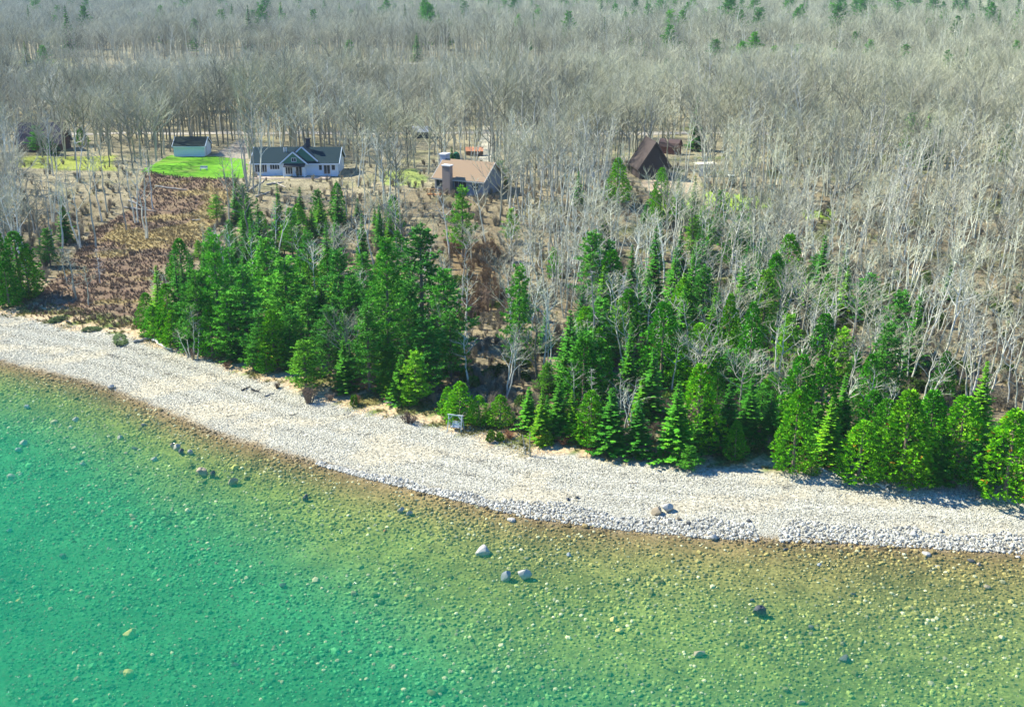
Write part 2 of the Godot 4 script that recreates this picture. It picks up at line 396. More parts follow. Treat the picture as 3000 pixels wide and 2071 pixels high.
var COTTAGE_LAWN := PackedVector2Array([Vector2(-27.0, -237.4), Vector2(-20.9, -240.8), Vector2(-16.7, -227.0), Vector2(-17.7, -216.9), Vector2(-24.4, -220.5)])
var RIGHT_LAWN := PackedVector2Array([Vector2(25.9, -207.8), Vector2(32.8, -209.3), Vector2(32.7, -200.6), Vector2(26.7, -199.3)])
var RIGHT_LAWN_TWO := PackedVector2Array([Vector2(36.0, -214.2), Vector2(41.6, -213.3), Vector2(47.7, -210.6), Vector2(47.5, -204.9), Vector2(39.2, -204.1), Vector2(35.6, -206.3)])
var RIGHT_LAWN_THREE := PackedVector2Array([Vector2(52.8, -206.2), Vector2(58.2, -206.7), Vector2(57.2, -201.2), Vector2(52.1, -201.2)])
var YARD := PackedVector2Array([Vector2(24.7, -225.4), Vector2(35.4, -227.5), Vector2(36.4, -216.9), Vector2(33.8, -211.0), Vector2(25.6, -210.4)])
var FAR_LAWN := PackedVector2Array([Vector2(-232.2, -557.7), Vector2(-221.4, -563.7), Vector2(-176.9, -449.4), Vector2(-184.4, -443.6)])
var HEATH := PackedVector2Array([Vector2(-11.6, -189.6), Vector2(-1.2, -184.5), Vector2(-0.4, -148.9), Vector2(-5.6, -145.0), Vector2(-8.1, -162.7)])
var FLOOR_GAP := PackedVector2Array([Vector2(27.2, -196.8), Vector2(34.2, -197.4), Vector2(33.6, -188.5), Vector2(26.5, -185.5)])
const SHORE := [[-260.0, -240.0], [-62.6, -133.5], [-49.1, -125.8], [-42.4, -120.6], [-35.7, -114.6], [-29.8, -109.6], [-22.0, -104.4], [-13.6, -99.2], [-6.3, -95.3], [1.7, -90.8], [9.2, -88.7], [16.5, -87.1], [27.4, -86.2], [41.9, -84.4], [260.0, -52.0]]
const BLUFF := [[-120.0, -228.0], [-35.0, -230.0], [-14.0, -214.0], [10.0, -212.0], [60.0, -222.0], [200.0, -215.0]]

var taken := {}
var rough := FastNoiseLite.new()
var patch := FastNoiseLite.new()
var fine := FastNoiseLite.new()
var mats := {}

# ------------------------------------------------------------------ helpers

class Shape:
	var v := PackedVector3Array()
	var c := PackedColorArray()
	func tri(a: Vector3, b: Vector3, d: Vector3, col: Color) -> void:
		v.append(a); v.append(b); v.append(d)
		c.append(col); c.append(col); c.append(col)
	func quad(a: Vector3, b: Vector3, d: Vector3, e: Vector3, col: Color) -> void:
		tri(a, b, d, col); tri(a, d, e, col)
	func box(at: Vector3, size: Vector3, col: Color, turn := 0.0) -> void:
		var b := Basis(Vector3.UP, turn)
		var h := size * 0.5
		var p := []
		for k in 8:
			p.append(at + b * Vector3(h.x * (1 if k & 1 else -1), h.y * (1 if k & 2 else -1), h.z * (1 if k & 4 else -1)))
		quad(p[0], p[2], p[3], p[1], col); quad(p[4], p[5], p[7], p[6], col)
		quad(p[0], p[1], p[5], p[4], col); quad(p[2], p[6], p[7], p[3], col)
		quad(p[0], p[4], p[6], p[2], col); quad(p[1], p[3], p[7], p[5], col)
	func slab(a: Vector3, b: Vector3, d: Vector3, e: Vector3, thick: float, col: Color) -> void:
		var n := (b - a).cross(d - a).normalized() * thick
		quad(a, b, d, e, col); quad(a - n, e - n, d - n, b - n, col)
		quad(a, a - n, b - n, b, col); quad(b, b - n, d - n, d, col); quad(d, d - n, e - n, e, col); quad(e, e - n, a - n, a, col)
	func bar(a: Vector3, b: Vector3, w: float, h: float, col: Color) -> void:
		var f := (b - a).normalized()
		var s := f.cross(Vector3.UP if absf(f.y) < 0.95 else Vector3.RIGHT).normalized() * w * 0.5
		var u := s.cross(f).normalized() * h * 0.5
		quad(a - s - u, a - s + u, a + s + u, a + s - u, col); quad(b - s - u, b + s - u, b + s + u, b - s + u, col)
		quad(a - s - u, a + s - u, b + s - u, b - s - u, col); quad(a - s + u, b - s + u, b + s + u, a + s + u, col)
		quad(a - s - u, b - s - u, b - s + u, a - s + u, col); quad(a + s - u, a + s + u, b + s + u, b + s - u, col)
	func tube(a: Vector3, b: Vector3, ra: float, rb: float, n: int, col: Color) -> void:
		var f := (b - a).normalized()
		var s := f.cross(Vector3.UP if absf(f.y) < 0.9 else Vector3.RIGHT).normalized()
		var u := s.cross(f)
		var pa := a + s * ra
		var pb := b + s * rb
		for k in n:
			var t := TAU * (k + 1) / n
			var w := s * cos(t) + u * sin(t)
			var qa := a + w * ra
			var qb := b + w * rb
			tri(pa, pb, qb, col)
			if ra > 0.0:
				tri(pa, qb, qa, col)
			pa = qa; pb = qb
	func spike(a: Vector3, b: Vector3, r: float, col: Color) -> void:
		var f := (b - a).normalized()
		var s := f.cross(Vector3.UP if absf(f.y) < 0.9 else Vector3.RIGHT).normalized() * r
		var u := s.cross(f).normalized() * r
		var p := a + s
		var q := a - s * 0.5 + u * 0.87
		var w := a - s * 0.5 - u * 0.87
		tri(p, b, q, col); tri(q, b, w, col); tri(w, b, p, col)
	func leaf(a: Vector3, dir: Vector3, side: Vector3, len_: float, wide: float, col: Color) -> void:
		var m := a + dir * len_ * 0.45
		var e := a + dir * len_
		tri(a, m + side * wide, e, col); tri(a, e, m - side * wide, col)
	func add(o: Shape) -> void:
		v.append_array(o.v); c.append_array(o.c)
	func mesh() -> ArrayMesh:
		var a := []
		a.resize(Mesh.ARRAY_MAX)
		a[Mesh.ARRAY_VERTEX] = v; a[Mesh.ARRAY_COLOR] = c
		var n := PackedVector3Array()
		n.resize(v.size())
		for k in range(0, v.size(), 3):
			var w := (v[k + 2] - v[k]).cross(v[k + 1] - v[k]).normalized()
			n[k] = w; n[k + 1] = w; n[k + 2] = w
		a[Mesh.ARRAY_NORMAL] = n
		var m := ArrayMesh.new()
		m.add_surface_from_arrays(Mesh.PRIMITIVE_TRIANGLES, a)
		return m


func numbered(called: String) -> String:
	var k: int = taken.get(called, 0)
	taken[called] = k + 1
	return called if k == 0 else "%s_%03d" % [called, k]


func thing(called: String, label: String, category: String, at := Vector3.ZERO, turn := 0.0, group := "") -> Node3D:
	var o := Node3D.new()
	o.name = numbered(called)
	add_child(o, true)
	o.position = at
	o.rotation.y = turn
	tag(o, label, category, group)
	return o


func tag(o: Node, label: String, category: String, group := "") -> void:
	o.set_meta("label", label)
	o.set_meta("category", category)
	if group != "":
		o.set_meta("group", group)


func part(parent: Node, called: String, mesh: Mesh, m: Material) -> MeshInstance3D:
	var o := MeshInstance3D.new()
	o.name = called
	o.mesh = mesh
	o.material_override = m
	parent.add_child(o, true)
	return o


func setting(called: String, mesh: Mesh, m: Material, label := "", kind := "structure") -> MeshInstance3D:
	var o := part(self, called, mesh, m)
	o.set_meta("kind", kind)
	if label != "":
		o.set_meta("label", label)
	return o


func paint(tint := Color.WHITE, roughness := 0.85, shine := 0.3, back := 0.0) -> StandardMaterial3D:
	var key := "%s %s %s %s" % [tint, roughness, shine, back]
	if not mats.has(key):
		var m := StandardMaterial3D.new()
		m.vertex_color_use_as_albedo = true
		m.albedo_color = tint.linear_to_srgb()
		m.roughness = roughness
		m.metallic_specular = shine
		m.cull_mode = BaseMaterial3D.CULL_DISABLED
		if back > 0.0:
			m.backlight_enabled = true
			m.backlight = Color(back, back, back * 0.5)
		mats[key] = m
	return mats[key]


func seeded(n: int) -> RandomNumberGenerator:
	var r := RandomNumberGenerator.new()
	r.seed = n
	return r


func along(t: Array, x: float) -> float:
	if x <= t[0][0]:
		return t[0][1]
	for k in range(1, t.size()):
		if x <= t[k][0]:
			return lerpf(t[k - 1][1], t[k][1], (x - t[k - 1][0]) / (t[k][0] - t[k - 1][0]))
	return t[-1][1]


func inland(x: float, z: float) -> float:
	var s := (along(SHORE, x + 4.0) - along(SHORE, x - 4.0)) / 8.0
	return (along(SHORE, x) - z) / sqrt(1.0 + s * s)


func height(x: float, z: float) -> float:
	var d := inland(x, z)
	if d < 0.0:
		d += 0.5 * rough.get_noise_2d(x * 3.0, z * 3.0) * clampf(-d * 0.4, 0.0, 1.0)
		var s := lerpf(0.095, 0.048, clampf((x + 35.0) / 70.0, 0.0, 1.0))
		return -(0.12 * (1.0 - exp(minf(d, 0.0) / 0.8)) - s * d) + 0.12 * rough.get_noise_2d(x, z) * clampf(-d * 0.15, 0.0, 1.0)
	var h := 1.5 * pow(minf(d, 12.0) / 12.0, 0.8)
	h += 0.6 * smoothstep(12.0, 18.0, d) + 0.011 * maxf(0.0, d - 18.0)
	var e := along(BLUFF, x)
	h = lerpf(h, 7.0, 1.0 - smoothstep(e, e + 30.0, z))
	h += 0.35 * rough.get_noise_2d(x, z) * smoothstep(9.0, 22.0, d)
	if z < -420.0:
		h += 1.5 * rough.get_noise_2d(x * 0.15, z * 0.15) * smoothstep(420.0, 560.0, -z)
	return h


func on_ground(x: float, z: float, up := 0.0) -> Vector3:
	return Vector3(x, height(x, z) + up, z)


func inside(x: float, z: float, area: PackedVector2Array) -> bool:
	return Geometry2D.is_point_in_polygon(Vector2(x, z), area)


func noise_texture(freq: float, low: Color, high: Color, n_seed: int, size := 512, octaves := 4) -> ImageTexture:
	var f := FastNoiseLite.new()
	f.seed = n_seed
	f.frequency = freq
	f.fractal_octaves = octaves
	f.noise_type = FastNoiseLite.TYPE_SIMPLEX_SMOOTH
	var im := f.get_seamless_image(size, size)
	im.convert(Image.FORMAT_RGB8)
	for y in size:
		for x in size:
			im.set_pixel(x, y, low.lerp(high, im.get_pixel(x, y).r))
	return ImageTexture.create_from_image(im)


func ordinal(k: int) -> String:
	var low := ["first", "second", "third", "fourth", "fifth", "sixth", "seventh", "eighth", "ninth", "tenth", "eleventh", "twelfth", "thirteenth", "fourteenth", "fifteenth", "sixteenth", "seventeenth", "eighteenth", "nineteenth"]
	if k < 19:
		return low[k]
	var tens := ["twentieth", "thirtieth", "fortieth", "fiftieth"]
	var head := ["twenty", "thirty", "forty", "fifty"]
	var t := (k + 1) / 10 - 2
	var r := (k + 1) % 10
	return tens[t] if r == 0 else head[t] + "-" + low[r - 1]


# ------------------------------------------------------------------ the script proper

func _ready() -> void:
	var cam := Camera3D.new()
	cam.name = "camera"
	add_child(cam)
	cam.position = Vector3(0, 45, 0)
	cam.rotation_degrees = Vector3(-18.1, 0, 0)
	cam.fov = 34.13
	cam.near = 0.5
	cam.far = 9000.0
	cam.current = true

	var sky_look := ProceduralSkyMaterial.new()
	sky_look.sky_top_color = Color(0.20, 0.46, 0.80)
	sky_look.sky_horizon_color = Color(0.64, 0.84, 0.95)
	sky_look.sky_curve = 0.12
	sky_look.ground_bottom_color = Color(0.25, 0.28, 0.26)
	sky_look.ground_horizon_color = Color(0.60, 0.70, 0.78)
	sky_look.sun_angle_max = 1.0
	sky_look.energy_multiplier = 0.72
	var sky := Sky.new()
	sky.sky_material = sky_look
	var env := Environment.new()
	env.background_mode = Environment.BG_SKY
	env.sky = sky
	env.tonemap_mode = Environment.TONE_MAPPER_LINEAR
	env.tonemap_exposure = 2.1
	env.sdfgi_enabled = true
	env.ssao_enabled = true
	env.ssil_enabled = true
	env.volumetric_fog_enabled = true
	env.volumetric_fog_density = 0.0
	env.fog_enabled = true
	env.fog_mode = Environment.FOG_MODE_EXPONENTIAL
	env.fog_density = 0.00011
	env.fog_light_color = Color(0.84, 0.95, 0.97)
	var world := WorldEnvironment.new()
	world.name = "world"
	world.environment = env
	add_child(world)

	var sun := DirectionalLight3D.new()
	sun.name = "sun"
	sun.light_energy = 1.6
	sun.light_color = Color(1.0, 0.985, 0.92)
	sun.light_angular_distance = 0.5
	sun.shadow_enabled = true
	add_child(sun)
	sun.look_at_from_position(Vector3.ZERO, Vector3(1.0, -1.03, 0.37), Vector3.UP)

	rough.seed = 11; rough.frequency = 0.06; rough.fractal_octaves = 3
	patch.seed = 23; patch.frequency = 0.05; patch.fractal_octaves = 4
	fine.seed = 37; fine.frequency = 0.35; fine.fractal_octaves = 3

	build_ground()
	build_water()
	build_stones()
	build_boulders()
	build_houses()
	build_small_things()
	build_evergreens()
	build_bare_trees()
	build_undergrowth()


# ------------------------------------------------------------------ ground and water

func ground_color(x: float, z: float) -> Color:
	var d := inland(x, z)
	var n := patch.get_noise_2d(x, z)
	var m := fine.get_noise_2d(x, z)
	if d < 0.0:
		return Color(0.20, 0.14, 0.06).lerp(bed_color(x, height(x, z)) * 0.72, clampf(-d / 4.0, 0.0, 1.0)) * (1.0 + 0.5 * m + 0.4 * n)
	var beach := Color(0.42, 0.40, 0.32).lerp(Color(0.47, 0.40, 0.26), smoothstep(0.05, 0.35, patch.get_noise_2d(x * 1.5 + 50.0, z * 3.0)) * 0.5)
	if d < 1.2:
		return Color(0.24, 0.18, 0.10).lerp(beach, smoothstep(0.3, 1.2, d + 0.5 * m))
	var edge := 11.4 + 1.4 * rough.get_noise_2d(x * 2.5, 7.0) + 1.2 * n - 1.6 * smoothstep(32.0, 45.0, x)
	if d < edge:
		return beach * (1.0 + 0.12 * m)
	var floor_ := Color(0.24, 0.19, 0.11).lerp(Color(0.33, 0.275, 0.165), clampf(0.5 + n * 1.4, 0.0, 1.0))
	if z < -200.0:
		floor_ = floor_.lerp(Color(0.31, 0.28, 0.175), 0.7 * smoothstep(200.0, 240.0, -z))
	floor_ = floor_.lerp(Color(0.10, 0.14, 0.03), 0.75 * smoothstep(0.1, 0.5, rough.get_noise_2d(x * 1.3 + 90.0, z)) * (0.4 + 0.6 * smoothstep(-10.0, 40.0, x)))
	floor_ *= (1.0 + 0.5 * m) * (0.82 if z > -215.0 else 1.0)
	if d < edge + 5.5:
		var sand := Color(0.52, 0.39, 0.23) * (1.0 + 0.1 * m)
		var dune := Color(0.20, 0.17, 0.06).lerp(Color(0.14, 0.19, 0.05), clampf(0.5 + 2.0 * m, 0.0, 1.0))
		var w := smoothstep(-0.12, 0.12, rough.get_noise_2d(x * 4.0, z * 6.0) + 0.25 - (d - edge) * 0.13)
		return dune.lerp(sand, w).lerp(floor_, smoothstep(3.5, 5.5, d - edge))
	if inside(x, z, CLEARING):
		var heath := Color(0.185, 0.122, 0.082).lerp(Color(0.24, 0.17, 0.10), clampf(0.5 + 1.6 * m, 0.0, 1.0))
		var straw := Color(0.36, 0.28, 0.115) * (1.0 + 0.3 * m)
		var w := smoothstep(-0.05, 0.25, patch.get_noise_2d(x * 0.9, z * 1.6) + (0.30 if inside(x + 2.0 * n, z + 3.0 * m, STRAW) else -0.22))
		return heath.lerp(straw, w * 0.8)
	if inside(x, z, HEATH):
		return Color(0.20, 0.145, 0.075) * (1.0 + 0.5 * m)
	if inside(x + n, z + 2.0 * m, LEFT_LAWN):
		return Color(0.30, 0.34, 0.07) * (1.0 + 0.25 * m + 0.3 * n)
	if inside(x + n, z + 2.0 * m, COTTAGE_LAWN) or inside(x + n, z + m, FAR_LAWN):
		return Color(0.30, 0.36, 0.10) * (1.0 + 0.25 * m + 0.3 * n)
	if inside(x + n, z + 2.0 * m, RIGHT_LAWN) or inside(x + n, z + 2.0 * m, RIGHT_LAWN_TWO) or inside(x + n, z + 2.0 * m, RIGHT_LAWN_THREE):
		return Color(0.26, 0.38, 0.05) * (1.0 + 0.25 * m + 0.3 * n)
	if inside(x + n, z + m, YARD):
		return Color(0.42, 0.33, 0.22) * (1.0 + 0.3 * m)
	return floor_


func steps(inner_a: float, inner_b: float, step: float, outer_a: float, outer_b: float) -> PackedFloat32Array:
	var out := PackedFloat32Array()
	var low := PackedFloat32Array()
	var s := step
	var x := inner_a
	while x > outer_a:
		s *= 1.12
		x -= s
		low.append(x)
	low.reverse()
	out.append_array(low)
	x = inner_a
	while x < inner_b:
		out.append(x)
		x += step
	s = step
	while x < outer_b:
		out.append(x)
		s *= 1.12
		x += s
	out.append(x)
	return out


func sheet(xs: PackedFloat32Array, zs: PackedFloat32Array, color_at: Callable, height_at: Callable) -> ArrayMesh:
	var v := PackedVector3Array()
	var c := PackedColorArray()
	var ix := PackedInt32Array()
	var w := xs.size()
	for z in zs:
		for x in xs:
			v.append(Vector3(x, height_at.call(x, z), z))
			c.append(color_at.call(x, z))
	for j in zs.size() - 1:
		for i in w - 1:
			var a := j * w + i
			ix.append_array(PackedInt32Array([a, a + 1, a + w, a + 1, a + w + 1, a + w]))
	var n := PackedVector3Array()
	n.resize(v.size())
	for k in range(0, ix.size(), 3):
		var q := (v[ix[k + 1]] - v[ix[k]]).cross(v[ix[k + 2]] - v[ix[k]])
		if q.y < 0.0:
			q = -q
		n[ix[k]] += q; n[ix[k + 1]] += q; n[ix[k + 2]] += q
	for k in n.size():
		n[k] = n[k].normalized()
	var a := []
	a.resize(Mesh.ARRAY_MAX)
	a[Mesh.ARRAY_VERTEX] = v; a[Mesh.ARRAY_COLOR] = c; a[Mesh.ARRAY_INDEX] = ix; a[Mesh.ARRAY_NORMAL] = n
	var m := ArrayMesh.new()
	m.add_surface_from_arrays(Mesh.PRIMITIVE_TRIANGLES, a)
	return m


func build_ground() -> void:
	var m := StandardMaterial3D.new()
	m.vertex_color_use_as_albedo = true
	m.roughness = 0.95
	m.metallic_specular = 0.2
	m.albedo_texture = noise_texture(0.035, Color(0.55, 0.55, 0.55), Color(1.0, 1.0, 1.0), 5)
	m.uv1_triplanar = true
	m.uv1_world_triplanar = true
	m.uv1_scale = Vector3(0.11, 0.11, 0.11)
	m.albedo_color = Color(1, 1, 1)
	var tone := func(x: float, z: float) -> Color:
		var k := ground_color(x, z) * 1.6
		k.a = 1.0
		return k
	var xs := steps(-90.0, 70.0, 0.8, -2600.0, 2600.0)
	var zs := steps(-280.0, -50.0, 0.8, -4200.0, 260.0)
	setting("ground", sheet(xs, zs, tone, height), m, "lake bed, stony beach, brown clearing and leaf-covered forest floor")

	var lawn_m := StandardMaterial3D.new()
	lawn_m.vertex_color_use_as_albedo = true
	lawn_m.roughness = 0.9
	lawn_m.metallic_specular = 0.2
	patch_sheet("lawn", LAWN, 0.35, 0.05, func(x: float, z: float) -> Color:
		var w := 1.0 + 0.22 * fine.get_noise_2d(x * 1.5, z * 1.5) + 0.3 * patch.get_noise_2d(x * 1.3, z * 2.0)
		var worn := smoothstep(0.15, 0.5, patch.get_noise_2d(x * 2.2 + 40.0, z * 3.0))
		return Color(0.13 * w, 0.33 * w, 0.02 * w).lerp(Color(0.24, 0.27, 0.07), worn * 0.6), lawn_m, "bright green mown lawn between the white garage and the brown slope")
	var gravel := func(x: float, z: float) -> Color:
		var w := 1.0 + 0.3 * fine.get_noise_2d(x, z)
		return Color(0.36 * w, 0.31 * w, 0.24 * w)
	patch_sheet("driveway", DRIVE, 0.5, 0.06, gravel, lawn_m, "pale gravel driveway beside the white garage")
	patch_sheet("gravel_track", TRACK, 0.5, 0.06, func(x: float, z: float) -> Color:
		var w := 1.0 + 0.35 * fine.get_noise_2d(x * 0.5, z * 0.7)
		return Color(0.42 * w, 0.39 * w, 0.30 * w), lawn_m, "pale straight track running inland from the tan-roofed house")
	ribbon("road", -297.0, 4.5, -130.0, 150.0, Color(0.42, 0.38, 0.31), lawn_m, "pale gravel lane across the woods behind the houses")
	ribbon("far_road", -545.0, 9.0, -150.0, -10.0, Color(0.45, 0.42, 0.33), lawn_m, "pale open road strip deep in the forest")


func patch_sheet(called: String, area: PackedVector2Array, cell: float, up: float, color_at: Callable, m: Material, label: String) -> void:
	var lo := area[0]
	var hi := area[0]
	for p in area:
		lo = lo.min(p); hi = hi.max(p)
	var s := Shape.new()
	var z := lo.y
	while z < hi.y:
		var x := lo.x
		while x < hi.x:
			if inside(x + cell * 0.5 + 0.5 * fine.get_noise_2d(x, z), z + cell * 0.5 + 1.6 * fine.get_noise_2d(z, x), area):
				s.quad(on_ground(x, z, up), on_ground(x + cell, z, up), on_ground(x + cell, z + cell, up), on_ground(x, z + cell, up), color_at.call(x, z))
			x += cell
		z += cell
	setting(called, s.mesh(), m, label)


func ribbon(called: String, z0: float, wide: float, xa: float, xb: float, col: Color, m: Material, label: String) -> void:
	var s := Shape.new()
	var x := xa
	while x < xb:
		var za := z0 + 5.0 * rough.get_noise_2d(x * 0.2, 3.0)
		var zb := z0 + 5.0 * rough.get_noise_2d((x + 3.0) * 0.2, 3.0)
		var k := col * (1.0 + 0.25 * fine.get_noise_2d(x, z0))
		for j in 3:
			var p := wide * (j / 3.0 - 0.5)
			var q := wide * ((j + 1) / 3.0 - 0.5)
			s.quad(on_ground(x, za + p, 0.12), on_ground(x + 3.0, zb + p, 0.12), on_ground(x + 3.0, zb + q, 0.12), on_ground(x, za + q, 0.12), k)
		x += 3.0
	setting(called, s.mesh(), m, label)


func build_water() -> void:
	var m := StandardMaterial3D.new()
	m.transparency = BaseMaterial3D.TRANSPARENCY_ALPHA
	m.albedo_color = Color(0.05, 0.45, 0.40, 0.04)
	m.roughness = 0.06
	m.metallic_specular = 0.14
	m.cull_mode = BaseMaterial3D.CULL_DISABLED
	var f := FastNoiseLite.new()
	f.seed = 3
	f.frequency = 0.02
	f.fractal_octaves = 4
	var im := f.get_seamless_image(512, 512)
	im.bump_map_to_normal_map(9.0)
	m.normal_enabled = true
	m.normal_texture = ImageTexture.create_from_image(im)
	m.normal_scale = 1.6
	m.uv1_triplanar = true
	m.uv1_world_triplanar = true
	m.uv1_scale = Vector3(0.09, 0.09, 0.16)
	var s := Shape.new()
	s.quad(Vector3(-700, 0, -420), Vector3(700, 0, -420), Vector3(700, 0, 250), Vector3(-700, 0, 250), Color.WHITE)
	setting("water", s.mesh(), m, "clear turquoise lake water over a stony bed")
	var murk := FogVolume.new()
	murk.name = "water_depth"
	murk.size = Vector3(420, 14, 330)
	murk.position = Vector3(0, -7.02, -20)
	var fm := FogMaterial.new()
	fm.density = 0.125
	fm.albedo = Color(0.0, 0.64, 0.345).linear_to_srgb()
	murk.material = fm
	murk.set_meta("kind", "structure")
	murk.set_meta("label", "turquoise body of the lake water")
	add_child(murk)


# ------------------------------------------------------------------ stones

func stone(n_seed: int, sub: int, flat: float, lumpy: float) -> Shape:
	var r := seeded(n_seed)
	var t := (1.0 + sqrt(5.0)) / 2.0
	var p := [Vector3(-1, t, 0), Vector3(1, t, 0), Vector3(-1, -t, 0), Vector3(1, -t, 0), Vector3(0, -1, t), Vector3(0, 1, t), Vector3(0, -1, -t), Vector3(0, 1, -t), Vector3(t, 0, -1), Vector3(t, 0, 1), Vector3(-t, 0, -1), Vector3(-t, 0, 1)]
	var f := [0, 11, 5, 0, 5, 1, 0, 1, 7, 0, 7, 10, 0, 10, 11, 1, 5, 9, 5, 11, 4, 11, 10, 2, 10, 7, 6, 7, 1, 8, 3, 9, 4, 3, 4, 2, 3, 2, 6, 3, 6, 8, 3, 8, 9, 4, 9, 5, 2, 4, 11, 6, 2, 10, 8, 6, 7, 9, 8, 1]
	var tris := []
	for k in range(0, 60, 3):
		tris.append([p[f[k]].normalized(), p[f[k + 1]].normalized(), p[f[k + 2]].normalized()])
	for j in sub:
		var nxt := []
		for q in tris:
			var a: Vector3 = (q[0] + q[1]).normalized()
			var b: Vector3 = (q[1] + q[2]).normalized()
			var d: Vector3 = (q[2] + q[0]).normalized()
			nxt.append_array([[q[0], a, d], [a, q[1], b], [d, b, q[2]], [a, b, d]])
		tris = nxt
	# planes cut into the ball give a stone its facets
	var cuts := []
	for k in (14 if sub > 1 else 9):
		cuts.append([Vector3(r.randf_range(-1, 1), r.randf_range(-0.6, 1), r.randf_range(-1, 1)).normalized(), r.randf_range(0.48 if sub > 1 else 0.62, 0.9)])
	var nn := FastNoiseLite.new()
	nn.seed = n_seed
	nn.frequency = 1.1
	var s := Shape.new()
	var sx := r.randf_range(0.85, 1.15)
	var sz := r.randf_range(0.7, 1.0)
	for q in tris:
		var o := []
		for w: Vector3 in q:
			var u: Vector3 = w * (1.0 + lumpy * nn.get_noise_3dv(w))
			for k in cuts:
				var over: float = u.dot(k[0]) - k[1]
				if over > 0.0:
					u -= k[0] * over * 0.85
			o.append(Vector3(u.x * sx, u.y * flat, u.z * sz) * 0.5)
		var tone := 1.0 + 0.10 * nn.get_noise_3dv((q[0] + q[1] + q[2]) * 3.0)
		s.tri(o[0], o[1], o[2], Color(tone, tone, tone))
	return s


func scatter(parent: Node, called: String, mesh: Mesh, m: Material, where: Array, tints: Array, label := "") -> void:
	var mm := MultiMesh.new()
	mm.transform_format = MultiMesh.TRANSFORM_3D
	mm.use_colors = true
	mm.mesh = mesh
	mm.instance_count = where.size()
	for k in where.size():
		mm.set_instance_transform(k, where[k])
		mm.set_instance_color(k, tints[k])
	var o := MultiMeshInstance3D.new()
	o.name = called
	o.multimesh = mm
	o.material_override = m
	if parent == self:
		o.set_meta("kind", "stuff")
		if label != "":
			o.set_meta("label", label)
	parent.add_child(o, true)


func group_of(called: String, label: String) -> Node3D:
	var o := Node3D.new()
	o.name = called
	o.set_meta("kind", "stuff")
	o.set_meta("label", label)
	add_child(o, true)
	return o


func tilted(r: RandomNumberGenerator, at: Vector3, size: float, tall := 1.0, tip := 0.35) -> Transform3D:
	var b := Basis(Vector3.UP, r.randf() * TAU) * Basis(Vector3.RIGHT, r.randf_range(-tip, tip)) * Basis(Vector3.BACK, r.randf_range(-tip, tip))
	return Transform3D(b * Basis.from_scale(Vector3(size, size * tall, size)), at)


# gold-brown stones in the shallows, green light of deep water painted into the rest
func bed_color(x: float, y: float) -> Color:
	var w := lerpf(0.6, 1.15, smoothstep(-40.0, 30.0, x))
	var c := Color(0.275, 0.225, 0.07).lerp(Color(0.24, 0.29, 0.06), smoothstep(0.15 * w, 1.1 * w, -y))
	return c.lerp(Color(0.07, 0.30, 0.10), smoothstep(0.9 * w, 2.5 * w, -y))


